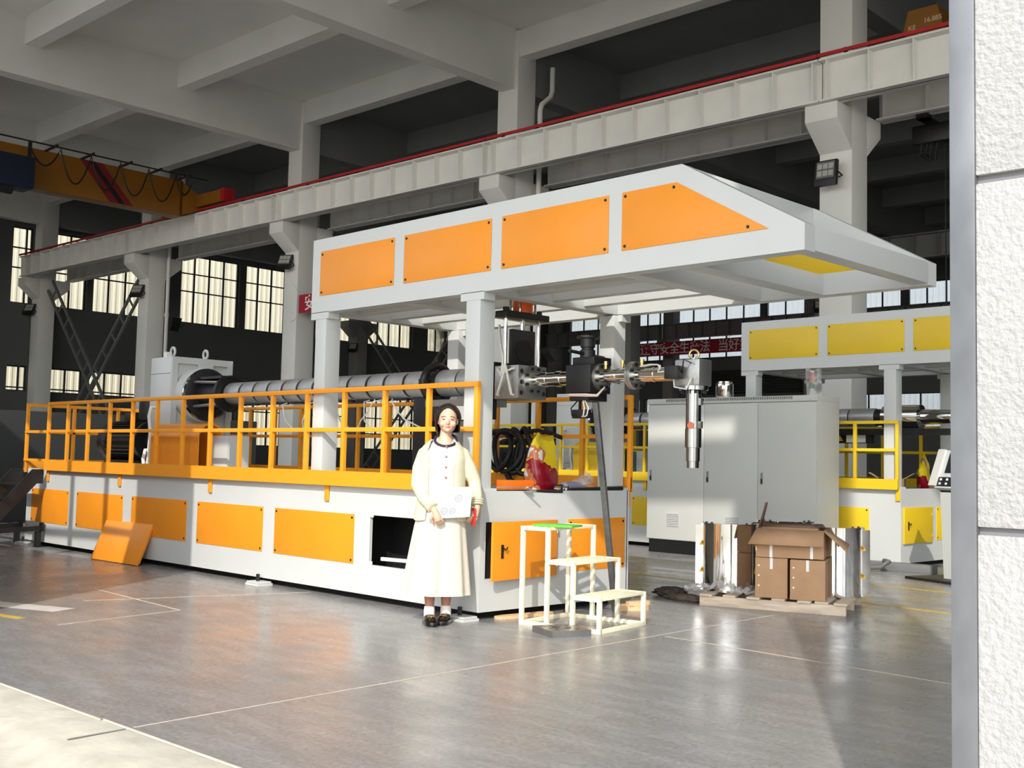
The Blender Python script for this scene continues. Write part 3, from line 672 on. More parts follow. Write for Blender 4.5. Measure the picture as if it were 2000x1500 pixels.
    # --- drive motor
    m = thing_part = MB().lathe((-7.75, .75, 1.36), (1, 0, 0), [(0, .10), (.01, .25), (.16, .26), (.18, .22), (.95, .22), (.97, .25), (1.05, .25)], 28).build('drive_motor', M_BLACK, t, smooth=40)
    f0 = None
    for k in range(28):
        a = 2*PI*k/28
        o = MB().box(-7.55, -6.82, -.006, .006, .215, .25).build('cooling_fin', M_BLACK, m) if f0 is None else inst(f0, m)
        f0 = f0 or o; o.location = (0, .75, 1.36); o.rotation_euler = (a, 0, 0)
    MB().box(-7.3, -7.0, .65, .85, 1.6, 1.72).build('terminal_box', M_BLACK, m, bevel=.01)
    MB().box(-7.6, -6.8, .55, .95, .985, 1.12).build('motor_foot', M_BLACK, m)
    MB().cyl((-6.7, .75, 1.36), (-6.2, .75, 1.36), .12).build('coupling', M_DARK, t)
    MB().cyl((-6.45, .55, 1.62), (-6.45, .55, 1.86), .12).build('oil_pump', M_BLACK, t)
    # --- orange curved guard, oil pipes, boxes on deck
    P = [(-5.55, .12, .985), (-5.55, .12, 1.40)]+[(-5.55, .27-.15*math.cos(PI*k/10), 1.40+.15*math.sin(PI*k/10)) for k in range(11)]+[(-5.55, .42, .985)]
    Q = [(-5.55, p[1]+(.012 if p[1] < .27 else -.012), p[2]-(.012 if p[2] > 1.4 else 0)) for p in reversed(P)]
    MB().prism(P+Q, (1.05, 0, 0)).build('belt_guard', pc, t, smooth=40)
    for y, z, x in ((.36, 1.75, -6.0), (.33, 1.45, -5.8), (.38, 1.25, -6.1)):
        MB().tube([(x, .42, z), (x, .34, z), (x, .32, z-.1), (x+.05, .32, z-.3), (x+.05, .3, 1.0)], .022, 8).build('oil_pipe', M_WIRE, t, smooth=60)
    MB().box(-4.62, -4.30, .35, .62, .985, 1.42).build('oil_tank', M_WHITE, t, bevel=.006)
    MB().box(-6.15, -5.8, .34, .43, 1.0, 1.12).build('valve_block', M_STEEL, t, bevel=.01)
    MB().sphere((-5.0, .3, 1.04), .05).build('oil_bottle', M_FILM, t)
    if not full: return
    # --- screen changer and melt line
    o = MB().box(-.62, -.55, YA-.16, YA+.16, ZA-.17, ZA+.15).build('adapter_flange', M_DARK, t, bevel=.01)
    MB().box(-.62, -.57, YA-.18, YA-.1, ZA-.34, ZA-.17).build('adapter_leg', M_DARK, o)
    sc = MB().box(-.53, -.25, YA-.17, YA+.17, ZA-.17, ZA+.11).build('screen_changer', M_STEEL, t, bevel=.006)
    for z in (-.12, -.03, .06):
        MB().cyl((-.25, YA-.13, ZA+z), (-.248, YA-.13, ZA+z), .02, n=12).build('bolt_hole', M_PRINTB, sc); MB().cyl((-.25, YA+.14, ZA+z), (-.248, YA+.14, ZA+z), .02, n=12).build('bolt_hole', M_PRINTB, sc)
    for k, (x, z) in enumerate(((-.47, .08), (-.30, .08), (-.47, -.14), (-.30, -.14))):
        MB().tube([(x, YA-.172, ZA+z), (x, YA-.195, ZA+z), (-.385+.02*(k-1.5), YA-.21, ZA+.02+.02*k), (-.40, YA-.2, ZA+.16), (-.46, YA-.18, ZA+.3), (-.5, YA-.16, ZA+.46)], .011, 6).build('heater_cable', M_WIRE, sc, smooth=60)
    sp = plate_circle(t)
    for y in (-.2, .2):
        MB().cyl((-.38, YA+y, ZA+.11), (-.38, YA+y, ZA+.56), .016, n=12).build('guide_rod', M_CHROME, t)
        MB().cyl((-.38, YA+y, ZA+.56), (-.38, YA+y, ZA+.60), .028, n=6).build('rod_nut', M_BLACK, t)
    MB().box(-.45, -.31, YA-.26, YA+.26, ZA+.51, ZA+.565).build('top_plate', M_BLACK, t, bevel=.006)
    MB().cyl((-.38, YA, ZA+.41), (-.38, YA, ZA+.53), .02).build('piston_rod', M_CHROME, t)
    hc = MB().cyl((-.38, YA, ZA+.565), (-.38, YA, ZA+.80), .085, n=20).build('hydraulic_cylinder', mat('orange_red_paint', (226, 92, 24), .35), t, smooth=40)
    for a in (30, 150, 210, 330): MB().cyl((-.38+.11*math.sin(math.radians(a)), YA+.11*math.cos(math.radians(a)), ZA+.565), (-.38+.11*math.sin(math.radians(a)), YA+.11*math.cos(math.radians(a)), ZA+.8), .01, n=8).build('tie_rod', M_CHROME, hc)
    def flange(x, r, th, par=t, n=8, mt=M_STEEL):
        f = MB().lathe((x, YA, ZA-.01), (1, 0, 0), [(0, r), (th, r)], 32).build('flange', mt, par, smooth=40)
        for k in range(n):
            a = 2*PI*(k+.5)/n; MB().cyl((x+th, YA+r*.8*math.cos(a), ZA-.01+r*.8*math.sin(a)), (x+th+.018, YA+r*.8*math.cos(a), ZA-.01+r*.8*math.sin(a)), .013, n=8).build('bolt', M_BLACK, f)
        return f
    def pipe(x0, x1, r, mt=M_CHROME): return MB().lathe((x0, YA, ZA-.01), (1, 0, 0), [(0, r), (x1-x0, r)], 28).build('melt_pipe', mt, t, smooth=40)
    flange(-.25, .125, .025); pipe(-.225, .30, .058); pipe(-.12, -.06, .063); pipe(.04, .10, .066)
    bk = MB().box(.24, .50, YA-.125, YA+.125, ZA-.14, ZA+.085).build('valve_body', M_BLACK, t, bevel=.008)
    MB().box(.27, .50, YA-.08, YA+.13, ZA+.085, ZA+.15).build('valve_cap', M_BLACK, bk, bevel=.006); MB().box(.27, .47, YA-.11, YA+.12, ZA-.2, ZA-.14).build('valve_foot', M_BLACK, bk, bevel=.006)
    MB().lathe((.36, YA, ZA+.14), (0, 0, 1), [(0, .062), (.07, .062), (.075, .05), (.09, .05), (.095, .06), (.16, .06), (.165, .09), (.185, .09)], 24).build('valve_stem', M_BLACK, bk, smooth=40)
    MB().cyl((.36, YA-.22, ZA+.19), (.36, YA+.2, ZA+.165), .014, n=8).build('valve_handle', M_BLACK, bk)
    flange(.50, .108, .028); pipe(.52, .84, .055); pipe(.66, .685, .06)
    flange(.825, .108, .022, n=0); flange(.85, .108, .025); pipe(.87, 1.30, .053); pipe(1.03, 1.055, .058)
    for x in (.57, .74, .93): MB().lathe((x, YA-.02, ZA+.05), (0, 0, 1), [(0, .014), (.03, .014), (.032, .018), (.06, .018)], 12).build('sensor_boss', mat('brass', (206, 184, 120), .25, .9), t)
    mb = MB()
    for k in range(3): mb.tube([(.92, YA-.03+.02*k, ZA+.055), (1.02, YA-.04+.02*k, ZA+.065), (1.1, YA-.05, ZA+.06), (1.14, YA-.065, ZA+.03+.01*k), (1.12, YA-.07, ZA), (1.2, YA-.06, ZA+.005)], .006, 6)
    mb.build('sensor_wire', M_WIRE, t, smooth=60)
    hd = MB().box(1.28, 1.50, YA-.075, YA+.085, ZA-.11, ZA+.085).build('die_head', M_STEEL, t, bevel=.01)
    MB().box(1.24, 1.36, YA-.15, YA-.075, ZA-.06, ZA+.035).build('connector_box', M_BLACK, hd, bevel=.004)
    MB().torus((1.40, YA, ZA+.125), (1, -1, 0), .034, .009, 20, 8).build('eye_bolt', mat('zinc_yellow', (196, 178, 130), .25, .9), hd, smooth=60); MB().cyl((1.40, YA, ZA+.08), (1.40, YA, ZA+.1), .016).build('eye_collar', M_STEEL, hd)
    MB().tube([(1.36, YA-.09, ZA-.02), (1.40, YA-.13, ZA+.08), (1.45, YA-.1, ZA+.05)], .005, 6).build('sensor_wire', M_CABLE, hd); MB().tube([(1.29, YA-.1, ZA-.05), (1.32, YA-.13, ZA-.12), (1.42, YA-.12, ZA-.14), (1.44, YA-.09, ZA-.06)], .006, 6).build('sensor_wire', M_WIRE, hd)
    dp = MB().lathe((1.40, YA, ZA-.11), (0, 0, -1), [(0, .108), (.03, .108), (.032, .056), (.31, .056), (.312, .06), (.45, .06), (.452, .05), (.55, .05), (.552, .044), (.60, .044)], 28).build('down_nozzle', M_NOZZLE, t, smooth=40)
    for k in range(8): MB().cyl((1.40+.085*math.cos(PI*k/4), YA+.085*math.sin(PI*k/4), ZA-.165), (1.40+.085*math.cos(PI*k/4), YA+.085*math.sin(PI*k/4), ZA-.14), .011, n=6).build('bolt', M_BLACK, dp)
    for z in (.2, .37): MB().box(1.45, 1.475, YA-.015, YA+.015, ZA-z-.05, ZA-z).build('clamp', M_STEEL, dp)
    MB().cyl((1.42, YA-.058, ZA-.40), (1.423, YA-.068, ZA-.40), .025, n=16).build('round_label', mat('orange_label', (206, 110, 70), .5), dp)
    lb = MB().box(.30, .46, YA-.11, YA-.06, ZA-.34, ZA-.27).build('limit_switch', M_BLACK, t, bevel=.005); MB().box(.36, .375, YA-.1, YA-.08, ZA-.27, ZA-.19).build('switch_bracket', M_BLACK, lb)
    for k, s in enumerate((-1, 1, 1.6)): MB().tube([(.38+.03*s, YA-.1, ZA-.2), (.38+.07*s, YA-.13, ZA-.26), (.38+.06*s, YA-.13, ZA-.32), (.38+.02*s, YA-.1, ZA-.33)], .006, 6).build('sensor_wire', M_WIRE if k else M_CABLE, t, smooth=60)
    MB().tube([(.30, YA-.14, ZA-.155), (.47, YA-.15, ZA-.16), (.58, YA-.13, ZA-.165), (.63, YA-.1, ZA-.1)], [.012, .014, .012, .006], 8).build('wrapped_cable', mat('pink_insulation', (214, 190, 176), .7), t, smooth=60)
def plate_circle(t):
    sp = MB().box(-.40, -.36, YA-.14, YA+.14, ZA+.11, ZA+.42).build('slide_plate', M_BLACK, t, bevel=.006)
    MB().cyl((-.36, YA, ZA+.24), (-.352, YA, ZA+.24), .095, n=28).build('breaker_disc', M_CAVITY, sp)
    return sp
mA = thing('extruder_machine', 'orange and white extruder machine with railed base, canopy and melt pipe', 'machine')
machine(mA, M_ORANGE, M_ORANGE_R, M_YELLOW, True)
mBt = thing('extruder_machine', 'yellow and white extruder machine standing behind the grey control cabinet', 'machine', (-.16, 7.32, 0))
machine(mBt, M_YELLOW, M_YELLOW, M_YELLOW, False)
mm = MB().lathe((-.6, YA, ZA), (1, 0, 0), [(0, .16), (.5, .16), (.52, .1), (.9, .09), (.92, .06), (1.9, .05)], 24).build('melt_pipe', M_CHROME, mBt, smooth=40)
MB().box(-2.6, 2.6, YA-.25, YA-.05, ZA-.24, ZA-.16).build('melt_beam', M_DARK, mBt)

# ================================================================== THINGS ON THE FLOOR AND ON THE MACHINES
# --- control cabinet
M_CAB = mat('light_grey_cabinet_paint', (198, 200, 194), .42, var=.02, scale=2)
t = thing('control_cabinet', 'tall light grey control cabinet with three doors on a black plinth', 'cabinet', (-2.235, 6.88, 0))
MB().box(-1.30, 1.30, -.25, .25, 0, .18).build('plinth', M_BLACK, t)
MB().box(-1.325, 1.325, -.255, .28, .18, 2.06).build('body', M_CAB, t, bevel=.004)
MB().box(-1.33, 1.33, -.285, .285, 2.055, 2.13).build('top_cover', M_CAB, t, bevel=.004)
vs_ = MB()
for k in range(74): vs_.box(-1.0+k*.027, -.99+k*.027, -.288, -.284, 2.085, 2.122)
o = vs_.build('vent_slots', M_PRINTB, t); o['kind'] = 'stuff'
for x0, x1 in ((-1.32, -.367), (-.361, .474), (.48, 1.32)):
    d = MB().box(x0, x1, -.28, -.256, .19, 2.045).build('door', M_CAB, t, bevel=.003)
    MB().box(x0+.045, x0+.075, -.286, -.28, .99, 1.14).build('handle_plate', M_STEEL, d); MB().box(x0+.052, x0+.068, -.298, -.286, 1.0, 1.06).build('handle', M_BLACK, d)
    g_ = MB().box(x0+.34, x0+.56, -.284, -.28, .36, .56).build('vent_grille', M_CAB, d)
    s0 = None
    for k in range(8):
        o = MB().box(x0+.35, x0+.55, -.287, -.284, .37, .376).build('vent_louvre', M_GROOVE, g_) if s0 is None else inst(s0, g_)
        s0 = s0 or o; o.location = (0, 0, k*.023)
tag(MB().lathe((-2.47, 6.88, 2.13), (0, 0, 1), [(0, .115), (.02, .12), (.2, .12), (.21, .105), (.23, .105)], 28).build('heater_sleeve', M_CHROME, smooth=40), 'short polished steel sleeve standing on the control cabinet', 'sleeve')
t = thing('signal_tower', 'red, amber and green signal tower wrapped in clear film on the cabinet', 'signal light', (-1.14, 6.88, 2.13))
for z0, z1, c, r, nm in ((0, .10, (206, 206, 200), .033, 'base'), (.10, .165, (40, 120, 90), .035, 'green_lens'), (.172, .235, (206, 128, 70), .035, 'amber_lens'), (.242, .305, (190, 44, 50), .035, 'red_lens'), (.305, .33, (206, 206, 200), .03, 'cap')):
    MB().cyl((0, 0, z0), (0, 0, z1), r).build(nm, mat('tower_' + nm, c, .3), t, smooth=40)
MB()._add([(-.05, -.04, .02), (.06, -.05, .0), (.13, .02, .0), (.12, .02, .36), (.04, -.06, .33), (-.07, -.05, .38)], [(0, 1, 4, 5), (1, 2, 3, 4)]).build('film_wrap', M_FILM, t)

# --- step stool
t = thing('step_stool', 'cream welded steel step stool with three slatted treads', 'stool', (.62, .50, 0), math.radians(8))
S = .03; w0, w1 = -.31, .31
def sq(a, b, nm, s=S): return MB().beam(a, b, s, s).build(nm, M_STOOL, t, bevel=.002)
xs_ = (-.345, -.115, .115, .345); hs = (.735, .495, .255)
for y in (w0, w1):
    sq((xs_[0]-S/2, y, S/2), (xs_[3]+S/2, y, S/2), 'base_rail')
    for i, x in enumerate(xs_):
        h = (hs[0], hs[0], hs[1], hs[2])[i]; sq((x, y, S), (x, y, h-S), 'leg')
    for i in range(3): sq((xs_[i]-S/2, y, hs[i]-S/2), (xs_[i+1]+S/2, y, hs[i]-S/2), 'tread_rail')
for x in (xs_[0], xs_[3]): sq((x, w0, S/2), (x, w1, S/2), 'base_rail')
for i in range(3):
    for k in range(5):
        x = xs_[i]+.0+k*(xs_[i+1]-xs_[i])/4; sq((x, w0+.016, hs[i]-.012), (x, w1-.016, hs[i]-.012), 'tread_slat', .022)
tag(MB().box(-.16, .16, -.11, .11, 0, .016).xf(Matrix.Translation((.50, .33, .7355)) @ Matrix.Rotation(math.radians(20), 4, 'Z')).build('plastic_tray', mat('bright_green_plastic', (96, 206, 50), .4), bevel=.004), 'flat bright green plastic tray lying on the top tread of the stool', 'tray')

# --- steel block with a round bore, planks
t = thing('steel_block', 'flat square steel block with a round bore lying before the stool', 'block', (.825, .04, 0), math.radians(-19))
mb = MB(); n = 32; ri = .07; h = .045
sqp = []
for k in range(n):
    a = 2*PI*k/n+PI/4; m = max(abs(math.cos(a)), abs(math.sin(a))); sqp.append((.155*math.cos(a)/m, .155*math.sin(a)/m))
mb.rings([[(x, y, 0) for x, y in sqp], [(x, y, h) for x, y in sqp], [(ri*math.cos(2*PI*k/n+PI/4), ri*math.sin(2*PI*k/n+PI/4), h) for k in range(n)], [(ri*math.cos(2*PI*k/n+PI/4), ri*math.sin(2*PI*k/n+PI/4), 0) for k in range(n)]], False, True)
mb.build('plate', mat('machined_steel', (150, 148, 144), .35, .8, var=.15, scale=9), t)
for k in range(4): MB().cyl((.12*math.cos(PI/2*k+PI/4), .12*math.sin(PI/2*k+PI/4), h), (.12*math.cos(PI/2*k+PI/4), .12*math.sin(PI/2*k+PI/4), h+.001), .012, n=10).build('bolt_hole', M_PRINTB, t)
def plank(name, p, L, W, H, rz, label, ry=0, m=M_WOODY):
    r = random.Random(int(L*997)); mb = MB(); R = []
    for i in range(7):
        x = -L/2+L*i/6; a = W/2*(1 if 0 < i < 6 else .55)+r.uniform(-.006, .006); R.append([(x, -a, 0), (x, a, 0), (x, a*.96, H), (x, -a*.96, H)])
    mb.rings(R); mb.xf(Matrix.Translation(p) @ Matrix.Rotation(rz, 4, 'Z') @ Matrix.Rotation(ry, 4, 'Y'))
    return tag(mb.build(name, m), label, 'wood')
plank('wood_offcut', (.05, .46, 0), .56, .10, .022, math.radians(84), 'long pale wood offcut on the floor beside the machine corner foot')
plank('wood_offcut', (.30, 1.50, 0), .26, .14, .04, math.radians(60), 'short thick wood offcut on the floor behind the stool')
plank('wood_offcut', (.34, 1.52, .041), .22, .08, .035, math.radians(75), 'small wood offcut stacked on another behind the stool')
t = tag(MB().beam((.30, 1.27, .012), (.50, .745, 1.70), .045, .045).build('steel_prop', mat('grey_steel_tube', (104, 106, 108), .4, .5, var=.2, scale=12), bevel=.004), 'grey square steel tube propped upright under the black valve body', 'prop')

# --- leaning orange cover
t = thing('loose_cover', 'loose orange cover panel leaning against the machine base', 'panel', (-5.66, -.20, 0))
A_ = math.radians(22); Mx = Matrix.Rotation(math.radians(3), 4, 'Z') @ Matrix.Rotation(-A_, 4, 'X')
MB().box(-.50, .50, -.012, .012, 0.004, .47).xf(Mx).build('sheet', M_ORANGE, t, bevel=.003)
MB().box(-.48, .48, .012, .035, 0.03, .45).xf(Mx).build('back_flange', M_ORANGE, t)

# --- black access stair
t = thing('access_stair', 'black steel access stair at the far end of the orange railing', 'stair', (-8.32, -.42, 0))
for x in (-.34, .32):
    MB().prism([(x, .36, .98), (x, .36, .80), (x, .28, .80), (x, -.44, .02), (x, -.60, .02), (x, -.50, .16), (x, .22, .98)], (.025, 0, 0)).build('stringer', M_BLACK, t)
    MB().beam((x+.012, -.5, .2), (x+.012, .37, .24), .05, .06).build('foot_bar', M_BLACK, t); MB().box(x-.02, x+.045, .355, .39, .2, .31).build('foot_plate', M_BLACK, t)
    MB().box(x-.02, x+.045, .30, .36, 0, .2).build('stair_leg', M_BLACK, t)
for k in range(4): MB().box(-.315, .32, -.42+.19*k-.09, -.42+.19*k+.09, .19+.195*k, .215+.195*k).build('tread', M_DARK, t)
tag(MB().box(-13.6, -13.0, -.5, 6.2, 0, 1.88).build('steel_partition', mat('dark_grey_sheet', (44, 46, 46), .6, var=.06, scale=.8), bevel=.02), 'long dark grey sheet steel enclosure behind the end railing', 'enclosure')

# --- coil of hose over the far rail
random.seed(11)
t = thing('hose_coil', 'coil of thick black hose hanging over the shaded rear railing', 'hose', (-1.45, 1.80, .987))
for k in range(4):
    P = []
    for i in range(28):
        a = 2*PI*i/28; P.append(((-.16+.10*k)+(.17+.02*k)*math.cos(a)*(1 if k < 2 else .45), -.055+.02*k+.03*math.sin(a*2+k), .33+(.19+.01*k)*math.sin(a)))
    MB().tube(P, .026, 8, True).build('hose_loop', M_CABLE, t, smooth=60)
MB().tube([(.2, -.03, .52), (.35, -.02, .53), (.5, .0, .50), (.62, .02, .46)], .02, 8).build('hose_end', M_CABLE, t, smooth=60)
MB().tube([(-.05, -.05, .14), (.02, -.06, .05), (.1, -.06, .02)], .03, 8).build('hose_tail', M_CABLE, t, smooth=60)

# --- printed snack sacks: yellow top, red base, white splash (plain generic print)
def sack_mat(name, cut=.36):
    m = bpy.data.materials.new(name); m.use_nodes = True; T = m.node_tree; N = T.nodes; L = T.links; b = N['Principled BSDF']; b.inputs['Roughness'].default_value = .22
    tc = N.new('ShaderNodeTexCoord'); sp = N.new('ShaderNodeSeparateXYZ'); L.new(tc.outputs['Object'], sp.inputs[0])
    nz = N.new('ShaderNodeTexNoise'); nz.inputs['Scale'].default_value = 7; L.new(tc.outputs['Object'], nz.inputs['Vector'])
    ad = N.new('ShaderNodeMath'); ad.operation = 'MULTIPLY_ADD'; ad.inputs[1].default_value = .28; L.new(nz.outputs['Fac'], ad.inputs[0]); L.new(sp.outputs['Z'], ad.inputs[2])
    yz = N.new('ShaderNodeMath'); yz.operation = 'MULTIPLY_ADD'; yz.inputs[1].default_value = .5; L.new(sp.outputs['Y'], yz.inputs[0]); L.new(ad.outputs[0], yz.inputs[2])
    r = N.new('ShaderNodeValToRGB'); r.color_ramp.interpolation = 'CONSTANT'; e = r.color_ramp.elements
    e[0].color = (*lin(150, 20, 36), 1); e[1].position = cut; e[1].color = (*lin(236, 206, 30), 1)
    L.new(yz.outputs[0], r.inputs[0])
    v = N.new('ShaderNodeTexNoise'); v.inputs['Scale'].default_value = 4.2; v.inputs['Detail'].default_value = 3
    mp = N.new('ShaderNodeMapping'); mp.inputs['Location'].default_value = (3.1, 1.7, .4); L.new(tc.outputs['Object'], mp.inputs[0]); L.new(mp.outputs[0], v.inputs['Vector'])
    r2 = N.new('ShaderNodeValToRGB'); r2.color_ramp.interpolation = 'CONSTANT'; q = r2.color_ramp.elements; q[0].color = (0, 0, 0, 1); q[1].position = .60; q[1].color = (1, 1, 1, 1); L.new(v.outputs['Fac'], r2.inputs[0])
    r3 = N.new('ShaderNodeValToRGB'); r3.color_ramp.interpolation = 'CONSTANT'; q = r3.color_ramp.elements; q[0].color = (*lin(196, 116, 70), 1); q[1].position = .655; q[1].color = (*lin(226, 222, 216), 1); L.new(v.outputs['Fac'], r3.inputs[0])
    mx = N.new('ShaderNodeMixRGB'); L.new(r2.outputs[0], mx.inputs[0]); L.new(r.outputs[0], mx.inputs[1]); L.new(r3.outputs[0], mx.inputs[2]); L.new(mx.outputs[0], b.inputs['Base Color'])
    return m
M_SACK = sack_mat('printed_plastic_sack')
def sack(loc, rz, W, D, H, label, seed, tilt=0, rnd_=.03, m=None):
    r = random.Random(seed); R = []; n = 28
    for j in range(15):
        s = j/14; wv = W/2*(.92+.14*math.sin(PI*s)-.10*s); dv = D/2*(1.0-.82*s**2.2)+.004
        if j == 0: wv *= .9; dv *= .85
        ring = []
        for k in range(n):
            a = 2*PI*k/n; c, q = math.cos(a), math.sin(a); e = .6
            p = Vector((dv*math.copysign(abs(c)**e, c), wv*math.copysign(abs(q)**e, q), H*s+(.03*math.sin(3*a+seed) if j == 14 else 0)))
            f = noise.noise(Vector((p.x*9+seed, p.y*9, p.z*7)))*rnd_*(.3+s) if j else 0
            ring.append(p+Vector((f, f*.6*math.sin(k), 0)))
        R.append(ring)
    o = MB().rings(R).xf(Matrix.Rotation(tilt, 4, 'X')).build('snack_sack', m or M_SACK, smooth=55, keep=True)
    o.location = loc; o.rotation_euler = (0, 0, rz); return tag(o, label, 'sack')
sack((-.34, 1.02, .963), .2, .36, .2, .47, 'yellow and red printed plastic sack standing on the orange machine tool tray', 4, -.05)
sack((-.45, 8.60, .99), .3, .42, .16, .40, 'yellow printed plastic sack slumped on the yellow machine behind a console', 9, .5, m=sack_mat('printed_plastic_sack_b', .16))
t = thing('open_carton', 'small opened cardboard carton on the yellow machine deck', 'carton', (-.62, 8.02, .985), .4)
MB().box(-.16, .16, -.2, .2, 0, .12).build('carton_body', M_CARD2, t)
for s in (-1, 1): MB().beam((s*.16, 0, .12), (s*.28, 0, .19), .38, .006).build('carton_flap', M_CARD, t)

# --- tools on the tray
ZT = .962
t = thing('tool_box', 'bright orange tool box with a notched corner on the tool tray', 'tool box', (-.14, .51, ZT))
MB().prism([(-.05, -.165, 0), (-.05, .12, 0), (-.05, .12, .035), (-.05, .165, .05), (-.05, .165, .105), (-.05, -.165, .105)], (.10, 0, 0)).build('case', mat('bright_orange_plastic', (255, 112, 24), .4), t, bevel=.004)
def rod(a, b, r, label, m=M_DARK, hollow=False):
    return tag(MB().cyl(a, b, r, n=14).build('steel_rod', m, smooth=40), label, 'rod')
rod((-.03, .20, ZT+.018), (.0, .92, ZT+.018), .014, 'thin dark rod lying along the front edge of the tool tray')
rod((-.05, .95, ZT+.022), (-.02, 1.72, ZT+.040), .020, 'thick dark steel rod lying along the tray towards the rear post', M_DARK)
rod((-.09, 1.02, ZT+.024), (-.07, 1.84, ZT+.044), .022, 'longest grey pipe lying along the tray past the rear post', M_STEEL)
t = thing('open_spanner', 'grey ring spanner with its handle jutting over the tray edge', 'spanner', (-.02, .33, ZT+.048), math.radians(75))
MB().beam((-.13, 0, 0), (.14, 0, .0), .03, .012).build('shank', M_STEEL, t, bevel=.003); MB().torus((.165, 0, 0), (0, 0, 1), .028, .011, 16, 6).build('ring', M_STEEL, t)
rod((-.03, .47, ZT+.016), (.11, .50, ZT+.024), .010, 'short bright rod sticking out over the tray edge', M_STEEL)
t = thing('power_drill', 'pale violet and grey power drill lying on the tool tray', 'drill', (-.16, 1.20, ZT), math.radians(8))
MB().lathe((0, -.12, .05), (0, 1, 0), [(0, .02), (.02, .042), (.2, .045), (.26, .035), (.30, .02)], 16).build('body', mat('violet_grey_plastic', (150, 150, 176), .4), t, smooth=40); MB().cyl((0, -.2, .05), (0, -.12, .05), .02).build('chuck', M_BLACK, t); MB().beam((0, .1, .04), (.0, .17, .015), .04, .03).build('grip', M_BLACK, t)
for k, y in enumerate((.93, 1.01)):
    tag(MB().lathe((-.08, y, ZT+.03), (1, .3, 0), [(0, .03), (.06, .03), (.062, .018), (.0, .018)], 18, cap=False).build('steel_bush', M_CHROME, smooth=40), ('small bright steel bush on the tray beside the printed sack', 'small bright steel bush on the tray next to the drill chuck')[k], 'bush', 'bushes on the tray')
def crumple(name, c, r, label, m, seed, cat, sub=3):
    bm = bmesh.new(); bmesh.ops.create_icosphere(bm, subdivisions=sub, radius=1)
    for v in bm.verts:
        n_ = v.co.normalized(); f = 1+.38*noise.noise(n_*2.6+Vector((seed, 0, 0)))+.22*noise.noise(n_*6+Vector((0, seed, 0)))
        v.co = Vector((n_.x*r[0], n_.y*r[1], max(-.98*r[2], n_.z*r[2]*1.0)))*f
        if v.co.z < -r[2]*.7: v.co.z = -r[2]*.7
    me = bpy.data.meshes.new(name); bm.to_mesh(me); bm.free(); me.materials.append(m)
    for p in me.polygons: p.use_smooth = sub > 3
    o = bpy.data.objects.new(name, me); COL.objects.link(o); o.location = (c[0], c[1], c[2]+r[2]*.7); return tag(o, label, cat)
crumple('film_bundle', (-.22, 1.38, ZT), (.09, .12, .07), 'crumpled clear film bundle on the tray left of the rear post', M_FILM, 2.0, 'film')
crumple('film_bundle', (-.30, 1.56, ZT+.0), (.06, .08, .10), 'crumpled clear film bundle touching the rear post', M_FILM, 5.0, 'film')
crumple('cloth_scrap', (-.10, 1.40, ZT+.04), (.035, .06, .02), 'small tan leather scrap lying over the rods', mat('tan_leather', (206, 126, 70), .6), 3.0, 'scrap')
crumple('work_rag', (-.10, 2.56, 0), (.16, .13, .05), 'dark brown crumpled work rag lying left of the pallet', mat('dark_brown_cloth', (62, 54, 48), .8, var=.2), 8.0, 'rag', 4)
crumple('work_rag', (.20, 2.40, 0), (.22, .08, .035), 'long twisted brown rag lying against the pallet', mat('brown_cloth', (92, 80, 70), .8, var=.2), 12.0, 'rag', 4)

